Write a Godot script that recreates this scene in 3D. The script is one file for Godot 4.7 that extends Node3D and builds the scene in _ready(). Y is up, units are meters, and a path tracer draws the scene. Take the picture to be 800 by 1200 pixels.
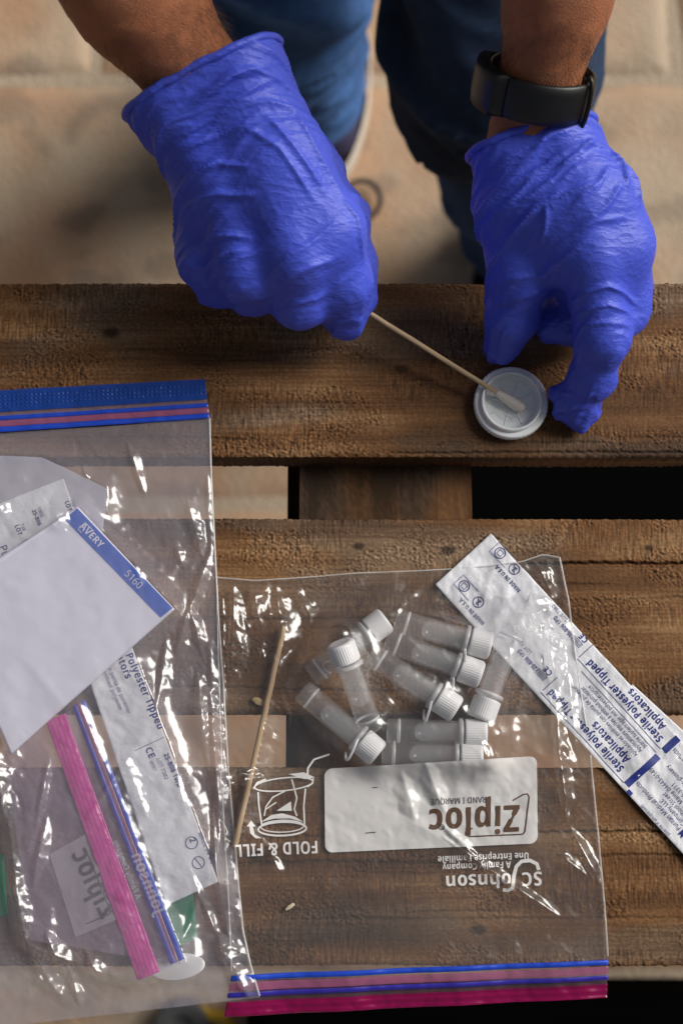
extends Node3D
# Top-down view of gloved hands preparing a swab on a rough pallet bench.

const T := 0.72          # height of the bench top above the floor
const TILT := 10.0       # degrees the camera leans forward from straight down
const REACH := 0.70      # camera to bench top along the lens axis
const FPX := 1667.0      # focal length in pixels of the 800x1200 photograph
var cam_pos: Vector3
var cam_f: Vector3
var cam_u: Vector3
var names := {}
var noise: FastNoiseLite
var ridge: FastNoiseLite
var fine: FastNoiseLite
var crump: FastNoiseLite
var font_b: SystemFont
var font_r: SystemFont
var M := {}
var knots := []


func at(px: float, py: float, h := 0.0) -> Vector3:   # where a measured point of the photograph lies, h metres above the bench top
	var d: Vector3 = cam_f * FPX + Vector3.RIGHT * (px - 400.0) + cam_u * (600.0 - py)
	return cam_pos + d * ((T + h - cam_pos.y) / d.y)


func mm(a: Array) -> Vector3:
	return at(a[0], a[1], a[2] * 0.001)


# ---------- mesh helpers ----------
class MB:
	var v := PackedVector3Array()
	var n := PackedVector3Array()
	var c := PackedColorArray()
	var uv := PackedVector2Array()
	var ix := PackedInt32Array()

	func vert(p: Vector3, col := Color.WHITE) -> int:
		v.append(p); c.append(col)
		return v.size() - 1

	func tri(a: int, b: int, d: int) -> void:
		ix.append(a); ix.append(b); ix.append(d)

	func quad(a: int, b: int, d: int, e: int) -> void:
		ix.append(a); ix.append(b); ix.append(d)
		ix.append(a); ix.append(d); ix.append(e)

	func smooth() -> void:
		n = PackedVector3Array(); n.resize(v.size())
		for i in range(0, ix.size(), 3):
			var f := (v[ix[i + 2]] - v[ix[i]]).cross(v[ix[i + 1]] - v[ix[i]])
			n[ix[i]] += f; n[ix[i + 1]] += f; n[ix[i + 2]] += f
		for i in n.size():
			n[i] = n[i].normalized() if n[i].length_squared() > 1e-30 else Vector3.UP

	func flat() -> void:   # every face its own vertices
		var v2 := PackedVector3Array(); var c2 := PackedColorArray()
		for i in ix.size():
			v2.append(v[ix[i]]); c2.append(c[ix[i]])
		v = v2; c = c2
		ix = PackedInt32Array(range(v.size()))
		smooth()

	func mesh() -> ArrayMesh:
		var a := []
		a.resize(Mesh.ARRAY_MAX)
		if n.size() != v.size():
			smooth()
		a[Mesh.ARRAY_VERTEX] = v; a[Mesh.ARRAY_NORMAL] = n; a[Mesh.ARRAY_COLOR] = c; a[Mesh.ARRAY_INDEX] = ix
		if uv.size() == v.size():
			a[Mesh.ARRAY_TEX_UV] = uv
		var m := ArrayMesh.new()
		m.add_surface_from_arrays(Mesh.PRIMITIVE_TRIANGLES, a)
		return m

	func grid_faces(first: int, nx: int, ny: int, flip := false) -> void:   # nx x ny vertices laid row by row
		for j in ny - 1:
			for i in nx - 1:
				var a := first + j * nx + i
				if flip:
					quad(a, a + nx, a + nx + 1, a + 1)
				else:
					quad(a, a + 1, a + nx + 1, a + nx)

	func tube(pts: Array, radii, sides := 8, closed := false, caps := true, flatten := 1.0, up := Vector3.UP) -> void:
		var first := v.size()
		var k := pts.size()
		for i in k:
			var d: Vector3
			if closed:
				d = pts[(i + 1) % k] - pts[(i - 1 + k) % k]
			else:
				d = pts[mini(i + 1, k - 1)] - pts[maxi(i - 1, 0)]
			d = d.normalized()
			var s := d.cross(up)
			if s.length() < 0.05:
				s = d.cross(Vector3.RIGHT)
			s = s.normalized()
			var u := s.cross(d).normalized()
			var r: float = radii[i] if radii is Array else radii
			for j in sides:
				var t := TAU * j / sides
				vert(pts[i] + s * cos(t) * r + u * sin(t) * r * flatten)
		for i in (k if closed else k - 1):
			for j in sides:
				var a := first + i * sides + j
				var b := first + i * sides + (j + 1) % sides
				var e := first + ((i + 1) % k) * sides + (j + 1) % sides
				var f := first + ((i + 1) % k) * sides + j
				quad(a, b, e, f)
		if caps and not closed:
			var a := vert(pts[0]); var b := vert(pts[k - 1])
			for j in sides:
				tri(a, first + (j + 1) % sides, first + j)
				tri(b, first + (k - 1) * sides + j, first + (k - 1) * sides + (j + 1) % sides)

	func lathe(profile: Array, segs: int, xf: Transform3D, knurl = null) -> void:   # profile of (radius, along y), outside to the right when going up
		var first := v.size()
		for i in profile.size():
			for j in segs:
				var t := TAU * j / segs
				var r: float = profile[i].x
				if knurl != null:
					r += knurl.call(i, j)
				vert(xf * Vector3(cos(t) * r, profile[i].y, sin(t) * r))
		for i in profile.size() - 1:
			for j in segs:
				var a := first + i * segs + j
				var b := first + i * segs + (j + 1) % segs
				quad(a, b, b + segs, a + segs)


func obj(called: String, m: Mesh, mat: Material, parent: Node = self) -> MeshInstance3D:
	var o := MeshInstance3D.new()
	o.name = numbered(called) if parent == self else called
	o.mesh = m
	o.material_override = mat
	parent.add_child(o, true)
	if called in ["lettering", "fine_print", "moulded_rib", "printed_drawing"]:
		o.set_meta("kind", "stuff")   # marks too small to pick apart one by one
	return o


func numbered(called: String) -> String:
	var k: int = names.get(called, -1) + 1
	names[called] = k
	return called if k == 0 else "%s_%03d" % [called, k]


func thing(called: String, label: String, category: String, where := Vector3.ZERO, group := "") -> Node3D:
	var o := Node3D.new()
	o.name = numbered(called)
	add_child(o)
	o.position = where
	o.set_meta("label", label); o.set_meta("category", category)
	if group:
		o.set_meta("group", group)
	return o


func local_mesh(mb: MB, where: Vector3) -> ArrayMesh:   # world vertices made relative to the thing's base
	for i in mb.v.size():
		mb.v[i] -= where
	return mb.mesh()


func mat(col: Color, rough := 0.6, spec := 0.5) -> StandardMaterial3D:   # linear base colour
	var m := StandardMaterial3D.new()
	m.albedo_color = col.linear_to_srgb()
	m.roughness = rough
	m.metallic_specular = spec
	return m


func clear(col: Color, alpha: float, rough := 0.12) -> StandardMaterial3D:
	var m := mat(col, rough)
	m.albedo_color.a = alpha
	m.transparency = BaseMaterial3D.TRANSPARENCY_ALPHA
	m.cull_mode = BaseMaterial3D.CULL_DISABLED
	return m


func vmat(rough: float, spec := 0.5) -> StandardMaterial3D:
	var m := mat(Color.WHITE, rough, spec)
	m.vertex_color_use_as_albedo = true
	return m


func bump(m: StandardMaterial3D, freq: float, cm: float, scale: float, type := FastNoiseLite.TYPE_SIMPLEX_SMOOTH, stretch := Vector3.ONE) -> StandardMaterial3D:
	var t := NoiseTexture2D.new()
	t.width = 512; t.height = 512; t.seamless = true
	var f := FastNoiseLite.new()
	f.seed = 11; f.frequency = freq; f.noise_type = type; f.fractal_octaves = 4
	t.noise = f
	m.heightmap_enabled = true
	m.heightmap_texture = t
	m.heightmap_scale = cm
	m.uv1_triplanar = true
	m.uv1_scale = stretch * scale
	return m


# ---------- rounded bodies: smooth union of tapered capsules, meshed as surface nets ----------
class Field:
	var a := PackedVector3Array()
	var b := PackedVector3Array()
	var ra := PackedFloat32Array()
	var rb := PackedFloat32Array()
	var k := 0.006

	func bone(p: Vector3, q: Vector3, r: float, s: float) -> void:
		a.append(p); b.append(q); ra.append(r); rb.append(s)

	func one(i: int, p: Vector3) -> float:
		var ab := b[i] - a[i]
		var t := clampf((p - a[i]).dot(ab) / maxf(ab.length_squared(), 1e-9), 0.0, 1.0)
		return p.distance_to(a[i] + ab * t) - lerpf(ra[i], rb[i], t)

	func dist(p: Vector3, use: PackedInt32Array) -> float:
		var d := 1.0
		for i in use:
			var ab := b[i] - a[i]
			var t := clampf((p - a[i]).dot(ab) / maxf(ab.length_squared(), 1e-9), 0.0, 1.0)
			var e := p.distance_to(a[i] + ab * t) - lerpf(ra[i], rb[i], t)
			var w := k - absf(d - e)
			d = minf(d, e)
			if w > 0.0:
				d -= w * w / (4.0 * k)
		return d

	func net(cell: float) -> MB:
		var lo := Vector3(1e9, 1e9, 1e9); var hi := -lo
		for i in a.size():
			for q in [a[i], b[i]]:
				var r := maxf(ra[i], rb[i])
				lo = lo.min(q - Vector3.ONE * r); hi = hi.max(q + Vector3.ONE * r)
		lo -= Vector3.ONE * (k + 2.0 * cell); hi += Vector3.ONE * (k + 2.0 * cell)
		const B := 6
		var bx := int(ceil((hi.x - lo.x) / (cell * B))); var by := int(ceil((hi.y - lo.y) / (cell * B))); var bz := int(ceil((hi.z - lo.z) / (cell * B)))
		var nx := bx * B + 1; var ny := by * B + 1; var nz := bz * B + 1
		var f := PackedFloat32Array(); f.resize(nx * ny * nz); f.fill(1e6)
		var idx := PackedInt32Array(); idx.resize(nx * ny * nz); idx.fill(-1)
		var half := cell * B * 0.87
		var cells := []
		for z in bz:
			for y in by:
				for x in bx:
					var mid := lo + Vector3(x + 0.5, y + 0.5, z + 0.5) * cell * B
					var use := PackedInt32Array()
					var near := 1e9
					var ds := PackedFloat32Array(); ds.resize(a.size())
					for i in a.size():
						ds[i] = one(i, mid); near = minf(near, ds[i])
					if near > half + k * 2.0 + cell or near < -half - cell - k * 2.0:
						continue
					for i in a.size():
						if ds[i] < near + 2.0 * half + k * 1.5:
							use.append(i)
					for dz in B + 1:
						for dy in B + 1:
							for dx in B + 1:
								var g := (x * B + dx) + nx * ((y * B + dy) + ny * (z * B + dz))
								if f[g] > 1e5:
									f[g] = dist(lo + Vector3(x * B + dx, y * B + dy, z * B + dz) * cell, use)
					cells.append(Vector3i(x * B, y * B, z * B))
		var mb := MB.new()
		var off := PackedInt32Array([0, 1, nx, nx + 1, nx * ny, nx * ny + 1, nx * ny + nx, nx * ny + nx + 1])
		var ends := [[0, 1], [2, 3], [4, 5], [6, 7], [0, 2], [1, 3], [4, 6], [5, 7], [0, 4], [1, 5], [2, 6], [3, 7]]
		var corner := [Vector3(0, 0, 0), Vector3(1, 0, 0), Vector3(0, 1, 0), Vector3(1, 1, 0), Vector3(0, 0, 1), Vector3(1, 0, 1), Vector3(0, 1, 1), Vector3(1, 1, 1)]
		for blk in cells:
			for dz in B:
				for dy in B:
					for dx in B:
						var g: int = (blk.x + dx) + nx * ((blk.y + dy) + ny * (blk.z + dz))
						var mask := 0
						for q in 8:
							if f[g + off[q]] < 0.0:
								mask |= 1 << q
						if mask == 0 or mask == 255:
							continue
						var sum := Vector3.ZERO; var cnt := 0
						for e in ends:
							var v0 := f[g + off[e[0]]]; var v1 := f[g + off[e[1]]]
							if (v0 < 0.0) != (v1 < 0.0):
								sum += corner[e[0]].lerp(corner[e[1]], v0 / (v0 - v1)); cnt += 1
						idx[g] = mb.vert(lo + (Vector3(blk.x + dx, blk.y + dy, blk.z + dz) + sum / cnt) * cell)
		var step := [1, nx, nx * ny]
		for blk in cells:
			for dz in B:
				for dy in B:
					for dx in B:
						var g: int = (blk.x + dx) + nx * ((blk.y + dy) + ny * (blk.z + dz))
						if idx[g] < 0:
							continue
						var inside := f[g] < 0.0
						for ax in 3:
							if (f[g + step[ax]] < 0.0) == inside:
								continue
							var s1: int = step[(ax + 1) % 3]; var s2: int = step[(ax + 2) % 3]
							if g < s1 + s2:
								continue
							var q0 := idx[g]; var q1 := idx[g - s1]; var q2 := idx[g - s1 - s2]; var q3 := idx[g - s2]
							if q1 < 0 or q2 < 0 or q3 < 0:
								continue
							if inside:
								mb.quad(q0, q3, q2, q1)
							else:
								mb.quad(q0, q1, q2, q3)
		mb.smooth()
		return mb


func path(pts: Array, steps: int) -> Array:   # a smooth curve through the points
	var out := []
	for i in pts.size() - 1:
		var p0 = pts[maxi(i - 1, 0)]; var p1 = pts[i]; var p2 = pts[i + 1]; var p3 = pts[mini(i + 2, pts.size() - 1)]
		for s in steps:
			out.append(p1.cubic_interpolate(p2, p0, p3, float(s) / steps))
	out.append(pts[pts.size() - 1])
	return out


func seg_dist(p: Vector2, a: Vector2, b: Vector2) -> Vector2:   # (distance, share of the way)
	var ab := b - a
	var t := clampf((p - a).dot(ab) / maxf(ab.length_squared(), 1e-12), 0.0, 1.0)
	return Vector2(p.distance_to(a + ab * t), t)


# ---------- sheets: a patch between four measured edges, with a height of its own over the bench ----------
class Sheet:
	var nx: int
	var ny: int
	var pts := PackedVector2Array()    # measured places, row by row
	var h := PackedFloat32Array()      # metres above the bench top
	var host

	static func along(line: Array, t: float) -> Vector2:
		var total := 0.0
		for i in line.size() - 1:
			total += line[i].distance_to(line[i + 1])
		var want := t * total
		for i in line.size() - 1:
			var l: float = line[i].distance_to(line[i + 1])
			if want <= l or i == line.size() - 2:
				return line[i].lerp(line[i + 1], clampf(want / maxf(l, 1e-6), 0.0, 1.0))
			want -= l
		return line[0]

	func lay(top: Array, bottom: Array, left: Array, right: Array, step: float) -> Sheet:
		var w: float = maxf(top[0].distance_to(top[-1]), bottom[0].distance_to(bottom[-1]))
		var d: float = maxf(left[0].distance_to(left[-1]), right[0].distance_to(right[-1]))
		nx = maxi(2, int(w / step) + 1); ny = maxi(2, int(d / step) + 1)
		var tp := []; var bt := []
		for i in nx:
			tp.append(along(top, float(i) / (nx - 1))); bt.append(along(bottom, float(i) / (nx - 1)))
		for j in ny:
			var t := float(j) / (ny - 1)
			var l := along(left, t); var r := along(right, t)
			for i in nx:
				var s := float(i) / (nx - 1)
				var a: Vector2 = tp[i].lerp(bt[i], t) + l.lerp(r, s)
				var b: Vector2 = tp[0].lerp(tp[nx - 1], s).lerp(bt[0].lerp(bt[nx - 1], s), t)
				pts.append(a - b)
		h.resize(pts.size())
		return self

	func add_const(x: float) -> void:
		for i in h.size():
			h[i] += x

	func each(fn: Callable) -> void:   # fn(place) -> metres to add
		for i in h.size():
			h[i] += fn.call(pts[i])

	func crease(line: Array, width: float, height: float, sharp := 1.0) -> void:   # a raised fold along a measured line; width in pixels
		var box := Rect2(line[0], Vector2.ZERO)
		for p in line:
			box = box.expand(p)
		box = box.grow(width)
		var total := 0.0
		for i in line.size() - 1:
			total += line[i].distance_to(line[i + 1])
		for k in pts.size():
			var p := pts[k]
			if not box.has_point(p):
				continue
			var best := 1e9; var where := 0.0; var run := 0.0
			for i in line.size() - 1:
				var ab: Vector2 = line[i + 1] - line[i]
				var t := clampf((p - line[i]).dot(ab) / maxf(ab.length_squared(), 1e-9), 0.0, 1.0)
				var dd := p.distance_to(line[i] + ab * t)
				if dd < best:
					best = dd; where = (run + t * ab.length()) / total
				run += ab.length()
			if best < width:
				var fall := 1.0 - best / width
				var taper := minf(1.0, minf(where, 1.0 - where) * 5.0 + 0.12)
				h[k] += 0.3 * height * 0.001 * lerpf(fall * fall * (3.0 - 2.0 * fall), fall, sharp) * taper

	func ramp(line: Array, lit: float, back: float, slope := 0.5, light := Vector2(0.92, -0.39)) -> void:
		# a pulled fold: a flat flank of the given slope on the side of the light, a short drop on the other; widths in pixels
		var box := Rect2(line[0], Vector2.ZERO)
		for p in line:
			box = box.expand(p)
		box = box.grow(maxf(lit, back))
		var total := 0.0
		for i in line.size() - 1:
			total += line[i].distance_to(line[i + 1])
		for k in pts.size():
			var p := pts[k]
			if not box.has_point(p):
				continue
			var best := 1e9; var where := 0.0; var run := 0.0; var sgn := 1.0
			for i in line.size() - 1:
				var ab: Vector2 = line[i + 1] - line[i]
				var t := clampf((p - line[i]).dot(ab) / maxf(ab.length_squared(), 1e-9), 0.0, 1.0)
				var off: Vector2 = p - (line[i] + ab * t)
				if off.length() < best:
					best = off.length(); where = (run + t * ab.length()) / total
					var nn := Vector2(ab.y, -ab.x)
					if nn.dot(light) < 0.0:
						nn = -nn
					sgn = 1.0 if nn.dot(off) >= 0.0 else -1.0
				run += ab.length()
			var ends := minf(1.0, minf(where, 1.0 - where) * 3.5)
			var w: float = (lit if sgn > 0.0 else back) * (0.25 + 0.75 * ends) * (1.0 + 0.35 * host.noise.get_noise_2d(p.x * 3.0, p.y * 3.0))
			if best < w:
				var top := slope * lit * 0.00042 * (0.25 + 0.75 * ends)
				h[k] += top * (1.0 - best / w) + 0.00009 * host.crump.get_noise_2d(p.x * 4.0, p.y * 2.5) * (1.0 - absf(2.0 * best / w - 1.0))

	func facets(size: float, amp: float, mask: Callable, salt := 0) -> void:
		# crumpled film: flat triangular facets between knots of random height
		for k in pts.size():
			var p := pts[k]
			var a: float = mask.call(p)
			if a < 0.002:
				continue
			var q: Vector2 = p / size + Vector2(host.noise.get_noise_2d(p.x * 1.2 + salt, p.y * 1.2), host.noise.get_noise_2d(p.x * 1.2, p.y * 1.2 + 300.0 + salt)) * 0.9
			var s := (q.x + q.y) * 0.3660254
			var ci := floorf(q.x + s); var cj := floorf(q.y + s)
			var fx := q.x + s - ci; var fy := q.y + s - cj
			var mid := Vector2(ci + 1.0, cj) if fx > fy else Vector2(ci, cj + 1.0)
			var w2 := minf(fx, fy); var w0 := 1.0 - maxf(fx, fy); var w1 := 1.0 - w0 - w2
			h[k] += amp * 0.001 * a * (w0 * rnd(ci, cj, salt) + w1 * rnd(mid.x, mid.y, salt) + w2 * rnd(ci + 1.0, cj + 1.0, salt))

	static func rnd(i: float, j: float, salt: int) -> float:
		return float(hash(Vector3i(int(i), int(j), salt)) % 2000) / 1000.0 - 1.0

	func drape(raw: PackedFloat32Array, rounds: int) -> void:   # film stretched over what lies under it
		for i in h.size():
			h[i] = maxf(h[i], raw[i])
		for r in rounds:
			for j in range(1, ny - 1):
				for i in range(1, nx - 1):
					var k := j * nx + i
					h[k] = maxf(raw[k], 0.25 * (h[k - 1] + h[k + 1] + h[k - nx] + h[k + nx]))

	func find(p: Vector2) -> Vector2:   # grid place (fractional) of a measured point
		var s := Vector2(nx * 0.5, ny * 0.5)
		for it in 8:
			var i := clampi(int(s.x), 0, nx - 2); var j := clampi(int(s.y), 0, ny - 2)
			var o := pts[j * nx + i]
			var ex := pts[j * nx + i + 1] - o; var ey := pts[(j + 1) * nx + i] - o
			var d := p - o - ex * (s.x - i) - ey * (s.y - j)
			var det := ex.cross(ey)
			if absf(det) < 1e-9 or d.length() < 0.02:
				break
			s += Vector2(d.cross(ey) / det, ex.cross(d) / det)
			s = s.clamp(Vector2.ZERO, Vector2(nx - 1.001, ny - 1.001))
		return s

	func height(p: Vector2) -> float:
		var s := find(p)
		var i := clampi(int(s.x), 0, nx - 2); var j := clampi(int(s.y), 0, ny - 2)
		var k := j * nx + i
		return lerpf(lerpf(h[k], h[k + 1], s.x - i), lerpf(h[k + nx], h[k + nx + 1], s.x - i), s.y - j)

	func world(k: int, lift := 0.0) -> Vector3:
		var p: Vector3 = host.at(pts[k].x, pts[k].y)
		p.y += h[k] + lift
		return p

	func mb(thick := 0.0, lift := 0.0) -> MB:
		var m := MB.new()
		for k in pts.size():
			m.vert(world(k, lift))
		m.grid_faces(0, nx, ny)
		if thick > 0.0:   # underside and edges
			var f := m.v.size()
			for k in pts.size():
				m.vert(world(k, lift - thick))
			m.grid_faces(f, nx, ny, true)
			for i in nx - 1:
				m.quad(i + 1, i, f + i, f + i + 1)
				var b := (ny - 1) * nx + i
				m.quad(b, b + 1, f + b + 1, f + b)
			for j in ny - 1:
				var l := j * nx
				m.quad(l, l + nx, f + l + nx, f + l)
				var r := j * nx + nx - 1
				m.quad(r + nx, r, f + r, f + r + nx)
		m.smooth()
		return m


func patch(c: Array, step: float, base_mm: float, wave := 0.0, seed_at := 0.0) -> Sheet:   # four corners: top left, top right, bottom right, bottom left
	var s := Sheet.new()
	s.host = self
	s.lay([c[0], c[1]], [c[3], c[2]], [c[0], c[3]], [c[1], c[2]], step)
	s.add_const(base_mm * 0.001)
	if wave > 0.0:
		s.each(func(p): return wave * 0.001 * (noise.get_noise_2d(p.x * 0.6 + seed_at, p.y * 0.6) + 0.5 * noise.get_noise_2d(p.x * 1.8 + seed_at, p.y * 1.8)))
	return s


# ---------- print: lettering, strokes and filled shapes that lie on a sheet ----------
func on_sheet(s: Sheet, p: Vector2, lift := 0.00022) -> Vector3:
	var w := at(p.x, p.y)
	w.y += s.height(p) + lift
	return w


func letters(m: MB, s: Sheet, text: String, p: Vector2, along: Vector2, size: float, font: Font, mirror := false, slant := 0.0, squeeze := 1.0, lift := 0.00022) -> void:
	# p: where the baseline begins, along: the reading direction, size: cap height in pixels
	var t := TextMesh.new()
	t.font = font; t.text = text; t.font_size = 64; t.pixel_size = 0.01; t.depth = 0.0; t.curve_step = 3.0
	t.horizontal_alignment = HORIZONTAL_ALIGNMENT_LEFT
	var a = t.surface_get_arrays(0)
	var vs: PackedVector3Array = a[0]
	if vs.is_empty():
		return
	var probe := TextMesh.new()
	probe.font = font; probe.text = "H"; probe.font_size = 64; probe.pixel_size = 0.01; probe.depth = 0.0
	var box := probe.get_aabb()
	var base := 0.0
	var k := size / box.size.y
	# the baseline: TextMesh centres a line on its ascent and descent, the same for each text of a font
	base = box.position.y
	along = along.normalized()
	var up := Vector2(along.y, -along.x) * (-1.0 if mirror else 1.0)
	var left := t.get_aabb().position.x
	var first := m.v.size()
	for q in vs:
		var x := (q.x - left) * k * squeeze; var y := (q.y - base) * k
		m.vert(on_sheet(s, p + along * (x + y * slant) + up * y, lift))
	var list = a[Mesh.ARRAY_INDEX]
	for i in range(0, list.size(), 3):
		if mirror:
			m.tri(first + list[i], first + list[i + 2], first + list[i + 1])
		else:
			m.tri(first + list[i], first + list[i + 1], first + list[i + 2])


func stroke(m: MB, s: Sheet, line: Array, width: float, lift := 0.00022) -> void:
	var fine_line := []
	for i in line.size() - 1:
		var k := maxi(1, int(line[i].distance_to(line[i + 1]) / 5.0))
		for j in k:
			fine_line.append(line[i].lerp(line[i + 1], float(j) / k))
	fine_line.append(line[-1])
	var first := m.v.size()
	var n := fine_line.size()
	for i in n:
		var d: Vector2 = (fine_line[mini(i + 1, n - 1)] - fine_line[maxi(i - 1, 0)]).normalized()
		var o := Vector2(-d.y, d.x) * width * 0.5
		m.vert(on_sheet(s, fine_line[i] - o, lift)); m.vert(on_sheet(s, fine_line[i] + o, lift))
	for i in n - 1:
		var a := first + i * 2
		m.quad(a, a + 2, a + 3, a + 1)


func ring(m: MB, s: Sheet, c: Vector2, rx: float, ry: float, width: float, turn := 0.0, from := 0.0, to := TAU, lift := 0.00022) -> void:
	var line := []
	for i in 33:
		var t := lerpf(from, to, i / 32.0)
		line.append(c + Vector2(cos(t) * rx, sin(t) * ry).rotated(turn))
	stroke(m, s, line, width, lift)


func fill(m: MB, s: Sheet, poly: Array, lift := 0.00022) -> void:
	var p := PackedVector2Array(poly)
	var first := m.v.size()
	for q in p:
		m.vert(on_sheet(s, q, lift))
	var list := Geometry2D.triangulate_polygon(p)
	for i in range(0, list.size(), 3):
		var a := p[list[i]]; var b := p[list[i + 1]]; var c := p[list[i + 2]]
		if (b - a).cross(c - a) > 0:
			m.tri(first + list[i], first + list[i + 1], first + list[i + 2])
		else:
			m.tri(first + list[i], first + list[i + 2], first + list[i + 1])


# ---------- setting ----------
func wood_color(x: float, z: float, s: float, tone: float) -> Color:
	var band := noise.get_noise_2d(x * 45.0 + s, z * 2100.0)
	var streak := fine.get_noise_2d(x * 70.0 + s, z * 2900.0) * (0.5 + 0.5 * noise.get_noise_2d(x * 200.0, z * 700.0 - s))
	var patch_n := noise.get_noise_2d(x * 420.0 - s, z * 1000.0 + s)
	var fleck := fine.get_noise_2d(x * 1700.0, z * 2700.0 + s)
	var t := 0.47 + 0.36 * band + 0.2 * streak + 0.36 * patch_n + 0.13 * fleck + tone
	var dark := Color(0.034, 0.0165, 0.0075); var midc := Color(0.15, 0.069, 0.027); var light := Color(0.34, 0.2, 0.095)
	var c := dark.lerp(midc, clampf(t * 2.0, 0.0, 1.0)) if t < 0.5 else midc.lerp(light, clampf(t * 2.0 - 1.0, 0.0, 1.0))
	var grey := clampf(noise.get_noise_2d(x * 300.0 + 70.0, z * 900.0 + s) * 1.4, 0.0, 0.4)
	for kn in knots:
		var e := Vector2((x - kn.x) * 0.6, z - kn.y).length()
		if e < kn.z:
			c = c.lerp(dark * (0.8 + 0.5 * fine.get_noise_2d(e * 9000.0, 3.0)), smoothstep(kn.z, kn.z * 0.35, e) * 0.85)
	var l := (c.r + c.g + c.b) / 3.0
	return c.lerp(Color(l * 1.12, l * 0.97, l * 0.8), grey)


func plank(parent: Node3D, x0: float, x1: float, z0: float, z1: float, top: float, thick: float, s: float, cracks: Array, tone := 0.0, dz := 0.0005, called := "plank") -> MeshInstance3D:
	# rough-sawn board: saw marks across the grain, torn fibres, cracks along it; cracks as [x from, x to, z, depth mm]
	var xs := PackedFloat32Array(); var x := x0
	while x < x1:
		xs.append(x)
		x += 0.0005 if absf(x) < 0.178 else 0.006
	xs.append(x1)
	var nz := int((z1 - z0) / dz) + 1
	var nx := xs.size()
	var rng := RandomNumberGenerator.new()
	rng.seed = int(s) * 7 + 1
	cracks = cracks.duplicate()
	for q in 16:   # hairline checks along the grain
		var xa := rng.randf_range(-0.18, 0.15)
		cracks.append([xa, xa + rng.randf_range(0.012, 0.07), lerpf(z0, z1, rng.randf_range(0.04, 0.96)), rng.randf_range(0.25, 0.7)])
	var m := MB.new()
	for j in nz:
		var v := float(j) / (nz - 1)
		for i in nx:
			var px := xs[i]
			var z := lerpf(z0, z1, v)
			var near_edge := minf(v, 1.0 - v) * (z1 - z0)
			if near_edge < 0.004:   # ragged arrises
				z += fine.get_noise_2d(px * 1400.0 + s, v * 40.0) * 0.00022 * (1.0 - near_edge / 0.004) + noise.get_noise_2d(px * 300.0, s + v * 100.0) * 0.0006
			var zone := smoothstep(-0.12, 0.22, noise.get_noise_2d(px * 420.0 + s * 3.0, z * 1100.0))
			var torn := smoothstep(0.02, 0.3, noise.get_noise_2d(px * 700.0 - s * 2.0, z * 1700.0 + 40.0))
			var saw := fine.get_noise_2d(px * 2900.0 + s, z * 300.0) * 0.75 + fine.get_noise_2d(px * 4300.0 - s, z * 700.0) * 0.45
			var fib := fine.get_noise_2d(px * 1500.0, z * 2900.0 + s)
			var pit := fine.get_noise_2d(px * 2300.0 + s, z * 2600.0 + px * 900.0)
			var y := 0.00013 * saw * (0.3 + zone) + 0.00006 * fib + 0.00044 * torn * (pit * 0.8 + fib * 0.4) + 0.00045 * (torn - 0.5) * 0.5 + 0.00035 * noise.get_noise_2d(px * 120.0, z * 500.0 + s)
			var c := wood_color(px, z, s, tone)
			var k := 1.0 + 0.5 * saw * (0.3 + zone) + 0.34 * torn * fib + 0.55 * torn * pit
			for cr in cracks:
				if absf(z - cr[2]) < 0.004 and px > cr[0] and px < cr[1]:
					var zc: float = cr[2] + noise.get_noise_2d(px * 260.0, s + cr[2] * 900.0) * 0.0022 + fine.get_noise_2d(px * 900.0, cr[2] * 500.0) * 0.0004
					var w := 0.0008 * minf(1.0, minf(px - cr[0], cr[1] - px) * 60.0 + 0.15)
					var e := absf(z - zc)
					if e < w:
						y -= cr[3] * 0.001 * (1.0 - e / w)
						k *= 1.0 - 0.6 * minf(1.0, cr[3]) * (1.0 - e / w)
			if near_edge < 0.0022:
				var r := 1.0 - near_edge / 0.0022
				y -= 0.0011 * r * r * (1.0 + 0.6 * fine.get_noise_2d(px * 800.0, s))
			m.vert(Vector3(px, top + y, z), Color(c.r * k, c.g * k, c.b * k))
	m.grid_faces(0, nx, nz)
	# the sawn sides, the ends and the underside
	for side in 2:
		var row := 0 if side == 0 else nz - 1
		var f := m.v.size()
		for q in 5:
			for i in nx:
				var p := m.v[row * nx + i]
				var dn := thick * q / 4.0
				var c2 := wood_color(p.x, p.z + dn * 0.7, s + 50.0, tone - 0.05)
				m.vert(Vector3(p.x, p.y - dn, p.z + 0.0004 * fine.get_noise_2d(p.x * 1500.0, dn * 4000.0) * signf(side - 0.5)), c2)
		m.grid_faces(f, nx, 5, side == 0)
	var u := m.v.size()
	for cz in [z0, z1]:
		for cx in [x0, x1]:
			m.vert(Vector3(cx, top - thick, cz), Color(0.1, 0.05, 0.022))
	m.quad(u, u + 2, u + 3, u + 1)
	for e in 2:
		var f := m.v.size()
		var cx := x0 if e == 0 else x1
		for q in [[0.0, z0], [0.0, z1], [thick, z1], [thick, z0]]:
			m.vert(Vector3(cx, top - q[0] - 0.001, q[1]), Color(0.12, 0.062, 0.028))
		if e == 0:
			m.quad(f, f + 1, f + 2, f + 3)
		else:
			m.quad(f + 3, f + 2, f + 1, f)
	m.smooth()
	return obj(called, m.mesh(), M.wood, parent)


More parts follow.
